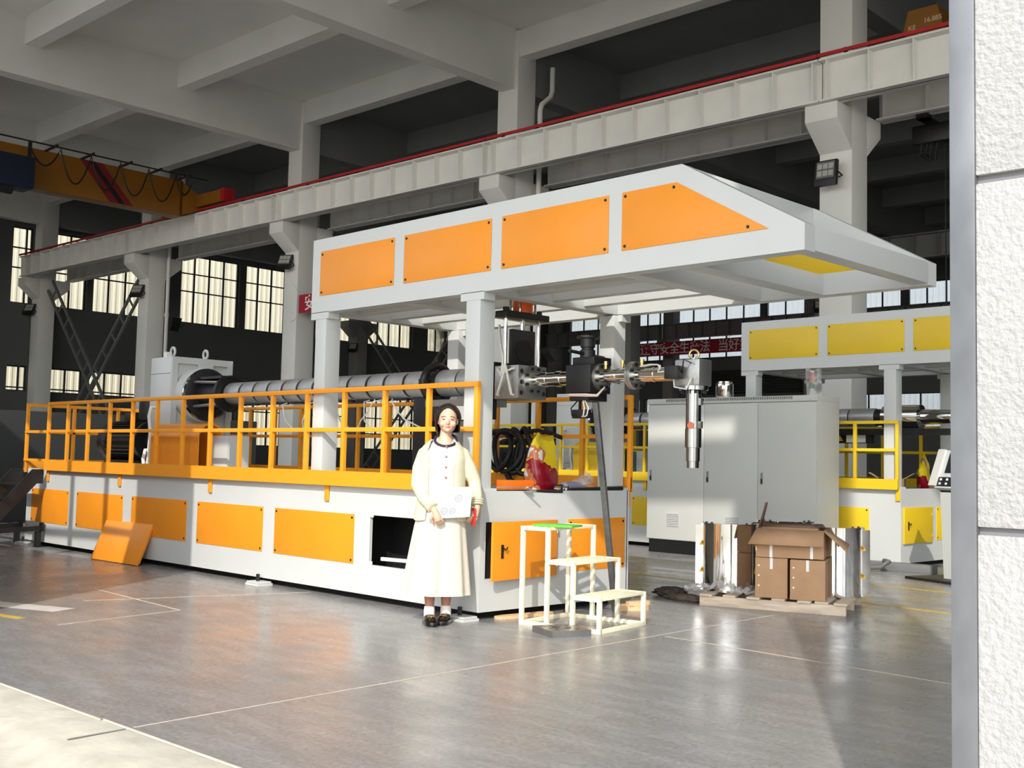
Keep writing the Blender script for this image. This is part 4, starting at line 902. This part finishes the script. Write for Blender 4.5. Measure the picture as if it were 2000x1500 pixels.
# --- pallet with cartons and heater shells
PR = math.radians(20)
PM = Matrix.Translation((.88, 2.88, 0)) @ Matrix.Rotation(PR, 4, 'Z')
t = thing('wooden_pallet', 'weathered wooden pallet carrying cartons and shiny heater shells', 'pallet', (.88, 2.88, 0), PR)
for y in (-.44, 0, .44): MB().box(-.62, .62, y-.025, y+.025, 0, .085).build('stringer', M_WOOD, t, bevel=.003)
for i, x in enumerate((-.56, -.36, -.15, .06, .28, .42, .58)):
    MB().box(x-.055, x+.055, -.49+.02*(i % 2), .48, .086, .104).build('deck_board', M_WOOD, t, bevel=.003)
def on_pallet(x, y, z=.105): return PM @ Vector((x, y, z))
def carton(loc, rz, W, D, H, label, flaps=False, group=None):
    t = thing('cardboard_carton', label, 'carton', loc, rz, group); th = .006
    if not flaps:
        MB().box(-W/2, W/2, -D/2, D/2, 0, H).build('carton_body', M_CARD, t, bevel=.004)
        MB().box(-.012, .012, -D/2-.0015, -D/2, H*.72, H).build('tape_strip', M_PRINTW, t); MB().box(-W/2, W/2, -.003, .003, H, H+.001).build('flap_seam', M_CARD2, t)
        for k in range(3): MB().cyl((-W/2+.03, -D/2-.001, H*(.3+.25*k)), (-W/2+.03, -D/2, H*(.3+.25*k)), .008, n=8).build('staple', M_PRINTW, t)
        return t
    MB().box(-W/2, W/2, -D/2, -D/2+th, 0, H).build('carton_side', M_CARD, t); MB().box(-W/2, W/2, D/2-th, D/2, 0, H).build('carton_side', M_CARD, t)
    MB().box(-W/2, -W/2+th, -D/2+th, D/2-th, 0, H).build('carton_side', M_CARD, t); MB().box(W/2-th, W/2, -D/2+th, D/2-th, 0, H).build('carton_side', M_CARD, t)
    MB().box(-W/2+th, W/2-th, -D/2+th, D/2-th, 0, th).build('carton_bottom', M_CARD2, t)
    MB()._add([(-W/2, -D/2, H), (W/2, -D/2, H), (W/2+.0, -D/2-.10, H-.13), (-W/2-.06, -D/2-.10, H-.13)], [(0, 1, 2, 3)]).build('carton_flap', M_CARD, t)
    MB()._add([(W/2, -D/2, H), (W/2, D/2, H), (W/2+.19, D/2-.02, H-.12), (W/2+.19, -D/2+.02, H-.17)], [(0, 1, 2, 3)]).build('carton_flap', M_CARD, t)
    MB()._add([(-W/2, D/2, H), (-W/2, -D/2+.1, H), (-W/2+.06, -D/2+.1, H+.22), (-W/2+.06, D/2-.1, H+.22)], [(0, 1, 2, 3)]).build('carton_flap', M_CARD2, t)
    MB()._add([(-W/2, D/2, H), (W/2, D/2, H), (W/2-.04, D/2+.1, H+.03), (-W/2, D/2+.1, H+.03)], [(0, 1, 2, 3)]).build('carton_flap', M_CARD2, t)
    for x in (-W*.28, W*.32): MB().box(x-.012, x+.012, -D/2-.002, -D/2, 0, H*.62).build('tape_strip', M_PRINTW, t)
    for o in t.children:
        if 'flap' in o.name:
            md = o.modifiers.new('thick', 'SOLIDIFY'); md.thickness = .006
    return t
carton(on_pallet(-.02, -.27), PR+.10, .27, .34, .34, 'closed brown carton with a white label under the open carton', False)
carton(on_pallet(.285, -.27), PR+.10, .29, .34, .335, 'closed brown carton with staples beside the labelled carton', False)
carton(on_pallet(.135, -.26, .105+.345), PR+.10, .56, .36, .24, 'open brown carton with splayed flaps stacked on two closed cartons', True)
def heater_shell(loc, rz, label, H=.60):
    t = thing('heater_shell', label, 'heater shell', loc, rz); n = 18; R = .24
    def arc(r, a0, a1): return [(r*math.cos(a0+(a1-a0)*k/n), r*math.sin(a0+(a1-a0)*k/n)) for k in range(n+1)]
    o_ = arc(R, PI, 2*PI); i_ = arc(R-.05, 2*PI, PI)
    MB().prism([(x, y, 0) for x, y in o_+i_], (0, 0, H)).build('polished_shell', M_CHROME, t, smooth=35)
    MB().prism([(x*.78, y*.78, .01) for x, y in arc(R, PI, 2*PI)+arc(R*.82, 2*PI, PI)], (0, 0, H-.02)).build('heater_lining', M_DARK, t, smooth=35)
    for s in (-1, 1):
        f = MB().box(s*R-.015, s*R+.015, -.05, .07, 0, H).build('side_flange', M_CHROME, t)
        MB().box(s*R-.06, s*R+.06, -.056, -.05, .02, H-.02).build('terminal_cover', M_CHROME, t)
        for z in (.16, H-.2):
            MB().prism([(s*R-.028, -.058, z), (s*R+.028, -.058, z), (s*R, -.058, z+.05)], (0, -.001, 0)).build('warning_triangle', mat('warning_yellow', (226, 176, 40), .5), t)
            MB().box(s*R-.004, s*R+.004, -.0605, -.0595, z+.012, z+.034).build('warning_mark', M_PRINTB, t)
        for z in (.1, .3, .5): MB().cyl((s*R+.015*s, .03, z), (s*R+.04*s, .03, z), .01, n=8).build('clamp_bolt', M_STEEL, t)
    for a in (200, 225, 315, 340): MB().box(R*.9*math.cos(math.radians(a))-.01, R*.9*math.cos(math.radians(a))+.01, R*.9*math.sin(math.radians(a))-.01, R*.9*math.sin(math.radians(a))+.01, H, H+.012).build('shell_tab', M_DARK, t)
    return t
heater_shell(on_pallet(-.46, -.06), PR+.22, 'polished half-round heater shell on the pallet left of the cartons')
heater_shell(on_pallet(-.06, .44), PR+.3, 'polished half-round heater shell at the rear of the pallet behind the left shell', .62)
heater_shell(on_pallet(.43, .15), PR+.15, 'polished half-round heater shell on the pallet right of the cartons', .60)
# crumpled film sheet on the pallet front
bm = bmesh.new(); nxx, nyy = 26, 12
vv = [[bm.verts.new((-.34+.62*i/nxx, -.16+.32*j/nyy, .012+.10*abs(noise.noise(Vector((i*.33, j*.42, 1.7))))*(1.3-abs(i/nxx-.45))+.06*max(0, noise.noise(Vector((i*.12, j*.2, 9)))))) for j in range(nyy+1)] for i in range(nxx+1)]
for i in range(nxx):
    for j in range(nyy): bm.faces.new((vv[i][j], vv[i+1][j], vv[i+1][j+1], vv[i][j+1]))
me = bpy.data.meshes.new('film_sheet'); bm.to_mesh(me); bm.free(); me.materials.append(M_FILM)
o = bpy.data.objects.new('film_sheet', me); COL.objects.link(o); o.location = on_pallet(-.42, -.32); o.rotation_euler = (0, 0, PR); tag(o, 'crumpled clear plastic film sheet heaped on the front of the pallet', 'film')

# --- operator console right, cable cover and hose on the floor
t = thing('operator_console', 'white and grey tilted operator console on a post behind the doorway edge', 'console', (.92, 6.35, 0), math.radians(-20))
MB().box(-.42, .35, -.3, .35, 0, .03).build('base_plate', M_DARK, t, bevel=.004)
MB().prism([(-.09, -.05, .03), (.09, -.05, .03), (.06, -.05, .98), (-.14, -.05, .98)], (0, .1, 0)).build('post', M_CAB, t)
Q = Matrix.Translation((0, -.05, 1.02)) @ Matrix.Rotation(math.radians(-22), 4, 'X')
MB().box(-.22, .35, -.02, .16, 0, .46).xf(Q).build('housing', mat('console_grey', (196, 200, 200), .4), t, bevel=.01)
MB().box(-.12, .28, -.026, -.02, .18, .42).xf(Q).build('screen', M_CAVITY, t)
MB().box(-.20, .33, -.024, -.02, .02, .13).xf(Q).build('keypad', M_BLACK, t)
for i in range(5):
    for j in range(2): MB().cyl((-.14+.09*i, -.024, .05+.05*j), (-.14+.09*i, -.032, .05+.05*j), .014, n=10).xf(Q).build('button', M_PRINTW, t)
MB().prism([(-.2, 0, 1.02), (.33, 0, 1.02), (.28, 0, .88), (-.12, 0, .88)], (0, .14, 0)).build('lower_housing', M_DARK, t)
MB().beam((-.235, -.03, .02), (-.235, -.03, .46), .03, .10).xf(Q).build('side_frame', M_CAB, t)
tag(MB().box(-.72, .5, -.09, .09, 0, .10).xf(Matrix.Translation((-.10, 7.0, 0)) @ Matrix.Rotation(math.radians(5), 4, 'Z')).build('cable_trunking', mat('grey_trunking', (120, 122, 122), .5, .3), bevel=.006), 'grey floor cable trunking before the yellow machine', 'trunking')
tag(MB().tube([(-1.6, 6.62, .03), (-.9, 6.58, .03), (-.3, 6.62, .035), (-.08, 6.66, .07), (-.02, 6.72, .13), (-.10, 6.76, .13)], .03, 10).build('floor_hose', mat('grey_hose', (96, 94, 90), .5), smooth=60), 'grey hose with an upturned end lying before the cable trunking', 'hose')
t = thing('oil_drum_can', 'teal plastic can with a white label on the yellow machine deck', 'can', (-4.75, 7.72, .985))
MB().box(-.14, .14, -.10, .10, 0, .42).build('can_body', mat('teal_plastic', (60, 110, 112), .4), t, bevel=.02); MB().box(-.17, -.145, -.1, .1, .02, .40).build('paper_label', M_PRINTW, t)

# ================================================================== THE PERSON
def skin_mat():
    m = mat('skin', (216, 172, 146), .45, var=.05, scale=9); b = m.node_tree.nodes['Principled BSDF']
    b.inputs['Subsurface Weight'].default_value = .12; b.inputs['Subsurface Radius'].default_value = (.02, .008, .004); b.inputs['Subsurface Scale'].default_value = .3
    return m
M_SKIN = skin_mat()
M_HAIR = mat('black_hair', (17, 14, 14), .45, var=.35, scale=30, stretch=(8, 8, 1))
M_IVORY = mat('ivory_cotton', (204, 197, 181), .85, var=.03, scale=14, bump=.08, bscale=120)
M_CARDI = mat('cream_knit', (204, 199, 172), .9, var=.03, scale=20, bump=.12, bscale=160)
M_BLOUSE = mat('off_white_cotton', (196, 188, 184), .85, var=.04, scale=22, bump=.1, bscale=50)
M_NAVY = mat('navy_trim', (36, 32, 50), .8, var=.2)
M_LEATHER = mat('black_patent_leather', (18, 17, 18), .18, var=.2)
M_GOLD = mat('gold_metal', (226, 180, 90), .2, 1.0)
M_SOCK = mat('white_sock', (236, 226, 216), .9, var=.03)
M_LEG = mat('tan_stocking', (176, 122, 100), .6, var=.05)
TH = math.radians(48.5)
W_ = thing('person', 'person with dark centre-parted hair in cream cardigan and long ivory skirt', 'person', (-.077, -.327, 0), TH)
def ell(c, hx, hy, n=24, e=1.0, f=None, tilt=(0, 0)):
    R = []
    for k in range(n):
        a = 2*PI*k/n; cx, sy = math.sin(a), -math.cos(a)
        px = hx*math.copysign(abs(cx)**e, cx); py = hy*math.copysign(abs(sy)**e, sy); s = f(a) if f else 1.0
        R.append(Vector((c[0]+px*s, c[1]+py*s, c[2]+tilt[0]*px+tilt[1]*py)))
    return R
def baked(mb, name, material, voxel, it=3, parent=W_, fac=.5):
    o = MB.build(mb, name, material, None, keep=True, smooth=180)
    r = o.modifiers.new('r', 'REMESH'); r.mode = 'VOXEL'; r.voxel_size = voxel; r.use_smooth_shade = True
    s = o.modifiers.new('s', 'SMOOTH'); s.factor = fac; s.iterations = it
    bpy.context.view_layer.update()
    me = bpy.data.meshes.new_from_object(o.evaluated_get(bpy.context.evaluated_depsgraph_get()))
    bpy.data.objects.remove(o); me.name = name; me.materials.clear(); me.materials.append(material)
    for p in me.polygons: p.use_smooth = True
    q = bpy.data.objects.new(name, me); COL.objects.link(q); q.parent = parent
    return q
def limb(mb, P, R, n=12):
    pts, rr = [], []
    for i in range(len(P)-1):
        for k in range(5):
            s = k/5; pts.append(Vector(P[i]).lerp(Vector(P[i+1]), s)); rr.append(R[i]+(R[i+1]-R[i])*s)
    pts.append(Vector(P[-1])); rr.append(R[-1])
    return mb.tube(pts, rr, n)
HX, HY = .026, -.012                # head centre
def head_ring(z, hx, front, back, n=40):
    R = []
    for k in range(n):
        a = 2*PI*k/n; sx, c = math.sin(a), -math.cos(a)
        R.append(Vector((HX+hx*sx, HY+(front if c < 0 else back)*c, z)))
    return R
body = MB()
prof = [(1.425, .020, .058, .02), (1.430, .034, .072, .035), (1.442, .047, .080, .055), (1.458, .056, .084, .070), (1.476, .063, .086, .080), (1.495, .068, .088, .086), (1.515, .0705, .088, .09), (1.54, .0715, .087, .092), (1.565, .069, .084, .09), (1.588, .062, .076, .082), (1.606, .048, .060, .066), (1.618, .026, .034, .036)]
body.rings([head_ring(*p) for p in prof])
F0 = HY-.086
# nose, cheeks, chin, brow, lips
body.tube([(HX, F0+.008, 1.532), (HX, F0-.004, 1.512), (HX, F0-.011, 1.497), (HX, F0-.006, 1.488), (HX, F0+.01, 1.484)], [.007, .008, .0105, .010, .006], 10)
for s in (-1, 1):
    body.sphere((HX+s*.010, F0-.001, 1.490), (.0075, .008, .0065), 10, 8)
    body.sphere((HX+s*.036, F0+.022, 1.488), (.025, .022, .024), 12, 8)
    body.sphere((HX+s*.030, F0+.014, 1.541), (.024, .010, .007), 12, 8)
    body.sphere((HX+s*.073, HY+.006, 1.508), (.007, .016, .027), 10, 8)     # ears
body.sphere((HX, F0+.012, 1.440), (.018, .014, .013), 12, 8)
# neck and shoulders, chest core
body.rings([ell((.018, .004, 1.455), .044, .046), ell((.014, .004, 1.42), .044, .046), ell((.012, .006, 1.385), .047, .05), ell((.012, .006, 1.36), .056, .058), ell((.010, .006, 1.335), .068, .066), ell((.006, .008, 1.31), .09, .074), ell((0, .01, 1.26), .125, .08), ell((0, .01, 1.2), .13, .09), ell((-.005, .0, 1.0), .13, .095), ell((-.005, 0, .88), .14, .1)])
# arms, hands with five fingers
SL, EL, WL = (-.150, .01, 1.275), (-.178, .0, 1.02), (-.052, -.205, .842)
SR, ER, WR = (.155, .01, 1.275), (.232, .02, 1.065), (.262, -.065, .872)
limb(body, [SL, EL, WL], [.034, .032, .024]); limb(body, [SR, ER, WR], [.034, .032, .024])
def hand(mb, wrist, d, up, curl, thumb_side, spread=.0):
    w_ = Vector(wrist); d = Vector(d).normalized(); u = Vector(up); u = (u-d*u.dot(d)).normalized(); s = d.cross(u)   # u: back of hand normal
    pal = w_+d*.045
    mb.tube([w_-d*.01, w_+d*.02, w_+d*.05, w_+d*.078], [.023, .026, .030, .026], 12)
    for k in range(4):
        off = s*((k-1.5)*.0165)*thumb_side; L = (.030, .034, .032, .026)[k]
        p0 = w_+d*.068+off; a = 0; P = [p0]; dirv = d.copy()
        for j in range(3):
            a += curl[j]; dirv = d*math.cos(a)-u*math.sin(a); P.append(P[-1]+dirv*L*(1, .75, .62)[j])
        mb.tube(P, [.0092, .009, .0083, .007], 8)
    p0 = w_+d*.022-s*.024*thumb_side
    mb.tube([p0, p0+(d*.6-s*.7*thumb_side-u*.25).normalized()*.03, p0+(d*.6-s*.7*thumb_side-u*.25).normalized()*.03+(d*.9-u*.45).normalized()*.028, p0+(d*.6-s*.7*thumb_side-u*.25).normalized()*.03+(d*.9-u*.45).normalized()*.048], [.0125, .0115, .010, .008], 8)
hand(body, WL, (.38, .0, -.92), (-.15, -.98, .0), (.55, .95, .8), -1)
hand(body, WR, (-.28, -.12, -.95), (.8, -.5, -.1), (.35, .5, .4), 1)
skin = baked(body, 'body', M_SKIN, .0036, 3)
# lower legs as part of the figure
lg = MB()
for s, x, y in ((-1, -.075, -.040), (1, .047, .03)):
    limb(lg, [(x, y+.01, .055), (x, y+.012, .13), (x, y+.015, .26), (x-.0, y+.01, .45), (0, .0, .85)], [.036, .034, .047, .052, .075])
baked(lg, 'legs', M_LEG, .006, 3)
# --- face details
def arc_tube(pts, r, name, m): return MB().tube(pts, r, 8).build(name, m, W_, smooth=60)
for s in (-1, 1):
    x0 = HX+s*.031
    arc_tube([(x0-s*.017, F0+.0015, 1.5395), (x0-s*.004, F0-.0005, 1.5435), (x0+s*.010, F0+.004, 1.5425), (x0+s*.021, F0+.012, 1.5365)], [.0016, .0024, .0022, .0010], 'eyebrow', mat('brow_hair', (96, 66, 54), .8))
    arc_tube([(x0-s*.013, F0+.0035, 1.5205), (x0-s*.004, F0+.0015, 1.5225), (x0+s*.006, F0+.0035, 1.5215), (x0+s*.014, F0+.0085, 1.5185)], [.0009, .0022, .0020, .0009], 'eyelashes', mat('lash', (58, 36, 34), .7))
    MB().sphere((x0, F0+.0065, 1.5195), (.012, .005, .0035), 12, 8).build('eye', mat('squinting_eye', (120, 84, 78), .4), W_)
lip = mat('lip_colour', (190, 122, 112), .4, var=.05)
arc_tube([(HX-.020, F0+.007, 1.4650), (HX-.009, F0+.0005, 1.4685), (HX, F0-.0005, 1.4672), (HX+.009, F0+.0005, 1.4685), (HX+.020, F0+.007, 1.4650)], [.0012, .0034, .0034, .0034, .0012], 'upper_lip', lip)
arc_tube([(HX-.019, F0+.007, 1.4645), (HX-.008, F0+.001, 1.4605), (HX, F0+.0, 1.4598), (HX+.008, F0+.001, 1.4605), (HX+.019, F0+.007, 1.4645)], [.0012, .0036, .0040, .0036, .0012], 'lower_lip', lip)
# --- hair: parted shell from crown to jaw and nape
bm = bmesh.new(); NA, NS = 56, 14; G = []
for i in range(NA):
    a = 2*PI*i/NA; fr = -math.cos(a)                      # a=0 is the front
    aa = abs(a if a <= PI else 2*PI-a)
    if aa < .85: zl = 1.606-.040*(aa/.85)**2
    elif aa < 1.2: zl = 1.566-(aa-.85)*.16
    elif aa < 1.5: zl = 1.51-(aa-1.2)*.25
    elif aa < 1.7: zl = 1.435
    else: zl = 1.428
    col = []
    for j in range(NS+1):
        s = j/NS; z = 1.634+(zl-1.634)*s
        zz = min(max((z-1.53)/.104, -1.1), 1); r = math.sqrt(max(0.0, 1-min(1, zz*zz)*.995)) if zz > 0 else 1-.10*(-zz)**2
        hx = .0885*r; f = (.100 if fr < 0 else .108)*r
        if zz < 0 and aa < 1.7: hx = .0865*(1-.10*(-zz)**1.5)
        p = Vector((HX+hx*math.sin(a), HY+.004+f*(-math.cos(a)), z-(.006 if (aa < .08 and s < .8) else 0)))
        p += Vector((.0012*math.sin(17*a), .0012*math.cos(23*a), 0)); col.append(bm.verts.new(p))
    G.append(col)
for i in range(NA):
    for j in range(NS): bm.faces.new((G[i][j], G[(i+1) % NA][j], G[(i+1) % NA][j+1], G[i][j+1]))
me = bpy.data.meshes.new('hair'); bm.to_mesh(me); bm.free(); me.materials.append(M_HAIR)
for p in me.polygons: p.use_smooth = True
hr = bpy.data.objects.new('hair', me); COL.objects.link(hr); hr.parent = W_
md = hr.modifiers.new('t', 'SOLIDIFY'); md.thickness = .012; md.offset = -1
MB().sphere((HX, HY+.10, 1.45), (.045, .035, .05), 14, 10).build('hair_bun', M_HAIR, W_, smooth=60)
MB().tube([(HX-.082, HY+.0, 1.465), (HX-.083, HY+.0, 1.44), (HX-.078, HY+.005, 1.415), (HX-.07, HY+.015, 1.395)], [.007, .006, .004, .001], 6).build('hair_wisp', mat('brown_hair', (96, 54, 30), .5), W_, smooth=60)
# --- blouse
def pleat(n, amp, ph=0): return lambda a: 1+amp*math.cos(n*a+ph)
bl = MB().rings([ell((.014, .0, 1.366), .080, .078, 48, tilt=(0, .60)), ell((.010, 0, 1.348), .105, .092, 48, f=pleat(24, .008), tilt=(0, .5)), ell((.004, 0, 1.318), .138, .10, 48, f=pleat(24, .010), tilt=(0, .3)), ell((0, -.004, 1.28), .158, .108, 48, f=pleat(22, .008)), ell((0, -.008, 1.2), .160, .118, 48, f=pleat(20, .006)), ell((-.003, -.006, 1.08), .155, .116, 48, f=pleat(18, .006)), ell((-.005, -.004, .95), .157, .118, 48, f=pleat(18, .006)), ell((-.006, -.002, .80), .172, .13, 48, f=pleat(18, .008))])
bl.build('blouse', M_BLOUSE, W_, smooth=70)
P = []
for k in range(40):
    a = 2*PI*k/40; P.append((.014+.082*math.sin(a), -.081*math.cos(a), 1.368-.048*math.cos(a)))
MB().tube(P, .0105, 8, True).build('collar_trim', M_NAVY, W_, smooth=60)
for z, y in ((1.318, -.100), (1.243, -.117), (1.165, -.122), (1.09, -.122)): MB().lathe((.020, y-.004, z), (0, -1, 0), [(0, .0075), (.004, .0075), (.005, .005)], 12).build('button', mat('brown_button', (150, 104, 88), .4), W_)
# --- cardigan: open fronted body with sleeves, one continuous knit
cg = MB(); rows = [(1.372, .090, .088), (1.350, .118, .098), (1.322, .148, .108), (1.28, .172, .118), (1.23, .183, .126), (1.12, .176, .130), (1.0, .178, .132), (.90, .186, .138), (.80, .203, .15), (.772, .210, .155)]
n = 40; th = .014
def crow(z, hx, hy, k, inner):
    a0 = .62 if z < 1.27 else (.78 if z < 1.33 else (1.0 if z < 1.36 else 1.25))
    a = a0+(2*PI-2*a0)*k/(n-1); q = th if inner else 0
    return Vector((-.006+(hx-q)*math.sin(a), .0-(hy-q)*math.cos(a), z+.012*math.cos(3*a)*(1 if z < .79 else 0)))
cg.rings([[crow(z, hx, hy, k, False) for k in range(n)]+[crow(z, hx, hy, k, True) for k in reversed(range(n))] for z, hx, hy in rows])
limb(cg, [(-.09, .01, 1.29), (-.142, .008, 1.262), (-.176, .004, 1.15), (-.186, -.005, 1.03), (-.135, -.10, .93), (-.062, -.192, .858)], [.048, .054, .056, .054, .046, .039], 16)
limb(cg, [(.09, .01, 1.29), (.145, .008, 1.262), (.196, .012, 1.16), (.238, .016, 1.06), (.256, -.03, .96), (.262, -.060, .887)], [.048, .054, .055, .051, .044, .038], 16)
baked(cg, 'cardigan', M_CARDI, .0055, 4)
for c, d in (((-.064, -.190, .862), (.5, -.62, -.5)), ((.262, -.060, .888), (.0, -.32, -.9))):
    for k in range(3): MB().torus(Vector(c)-Vector(d).normalized()*(.004+.016*k), d, .040+.002*k, .0075, 20, 8).build('cuff', M_CARDI, W_, smooth=60)
# --- skirt with folds
def fold(amp): return lambda a: 1+amp*(.55*math.cos(9*a+.3)+.35*math.cos(14*a+1.1)+.25*math.cos(5*a+2))-amp*1.6*math.exp(-((a-.06)/.10)**2)-amp*1.6*math.exp(-((a-2*PI-.06)/.10)**2)
sk = [(.93, -.004, .155, .118, 0), (.84, -.006, .170, .128, .012), (.72, -.010, .192, .142, .03), (.6, -.014, .208, .155, .04), (.48, -.018, .224, .168, .045), (.36, -.022, .240, .180, .05), (.26, -.026, .254, .190, .053), (.218, -.028, .259, .194, .054)]
s_ = MB().rings([ell((cx, 0, z), hx, hy, 120, f=fold(am)) for z, cx, hx, hy, am in sk]+[ell((cx, 0, z+.004), hx-.006, hy-.006, 120, f=fold(am)) for z, cx, hx, hy, am in reversed(sk[-3:])], cap=False)
s_.build('skirt', M_IVORY, W_, smooth=75)
s_ = MB().rings([ell((cx, 0, z), hx+.0015, hy+.0015, 120, f=fold(am)) for z, cx, hx, hy, am in ((.258, -.026, .2545, .1905, .053), (.256, -.026, .2547, .1907, .053))], cap=False).build('hem_seam', M_BLOUSE, W_, smooth=75)
# --- socks and loafers
for s, x, y, rz in ((-1, -.075, -.040, math.radians(12)), (1, .047, .03, math.radians(-14))):
    MB().lathe((x, y+.01, .05), (0, 0, 1), [(0, .040), (.04, .041), (.075, .0385), (.08, .036)], 18).build('sock', M_SOCK, W_, smooth=50)
    M_ = Matrix.Translation((x, y, 0)) @ Matrix.Rotation(rz, 4, 'Z')
    L = [(.068, .026, .030, .075), (.05, .036, .032, .085), (.01, .040, .034, .082), (-.04, .041, .034, .074), (-.085, .043, .033, .058), (-.125, .040, .032, .046), (-.15, .030, .031, .038), (-.165, .012, .03, .032)]
    R = []
    for yy, hx, z0, z1 in L: R.append([Vector((hx*math.cos(2*PI*k/20)*(1 if math.sin(2*PI*k/20) < 0 else .9), yy, (z0 if math.sin(2*PI*k/20) < 0 else z1)*1 if abs(math.sin(2*PI*k/20)) > .95 else z0+(z1-z0)*(.5+.5*math.sin(2*PI*k/20)))) for k in range(20)])
    sh = MB().rings(R).xf(M_).build('loafer', M_LEATHER, W_, smooth=60)
    so_ = [(.072, .030), (.05, .041), (.0, .044), (-.06, .046), (-.1, .047), (-.14, .041), (-.165, .026), (-.174, .006)]
    pts = [(hx, yy) for yy, hx in so_]+[(-hx, yy) for yy, hx in reversed(so_)]
    MB().prism([(a, b, 0.0) for a, b in pts], (0, 0, .032)).xf(M_).build('sole', M_LEATHER, sh, bevel=.006)
    MB().tube([(-.028, -.075, .058), (-.014, -.088, .064), (0, -.092, .066), (.014, -.088, .064), (.028, -.075, .058)], .0035, 8).xf(M_).build('snaffle_bar', M_GOLD, sh)
    for q in (-1, 1): MB().torus((q*.017, -.088, .064), (0, .6, 1), .009, .0028, 14, 6).xf(M_).build('snaffle_ring', M_GOLD, sh)
# --- booklet and phone in the hands
t = thing('booklet', 'white printed booklet with a pale green spine held against the skirt', 'booklet', MB_B @ Vector((0, 0, 0)) if False else (-.077, -.327, 0), TH)
PB = frame_m((-.092, -.178, .785), (.995, .02, .065), (.06, -.06, .99))
MB().box(0, .255, 0, .222, 0, .006).xf(PB).build('pages', mat('white_paper', (206, 208, 214), .6, var=.01), t)
MB().box(.255, .298, .0, .224, -.001, .007).xf(PB).build('spine', mat('pale_green_card', (176, 226, 178), .6), t)
MB().box(-.012, .262, -.004, .223, -.003, 0).xf(PB).build('back_cover', mat('pale_sheet', (226, 232, 228), .6), t)
pg = mat('grey_print', (120, 122, 128), .7)
for cx, cy, r in ((.205, .140, .026), (.105, .052, .024), (.165, .048, .022)):
    for a in range(5): MB().torus((cx+.58*r*math.cos(2*PI*a/5), cy+.58*r*math.sin(2*PI*a/5), .0062), (0, 0, 1), r*.38, .0011, 16, 4).xf(PB).build('diagram', pg, t)
    MB().torus((cx, cy, .0062), (0, 0, 1), r, .0014, 24, 4).xf(PB).build('diagram', pg, t)
t = tag(MB().box(-.006, .006, -.035, .035, -.065, .065).xf(Matrix.Translation((-.077, -.327, 0)) @ Matrix.Rotation(TH, 4, 'Z') @ Matrix.Translation((.236, -.085, .800)) @ Matrix.Rotation(.35, 4, 'Z')).build('phone', mat('red_phone_case', (206, 44, 36), .35), bevel=.003), 'slim red phone held in the lowered hand beside the booklet', 'phone')
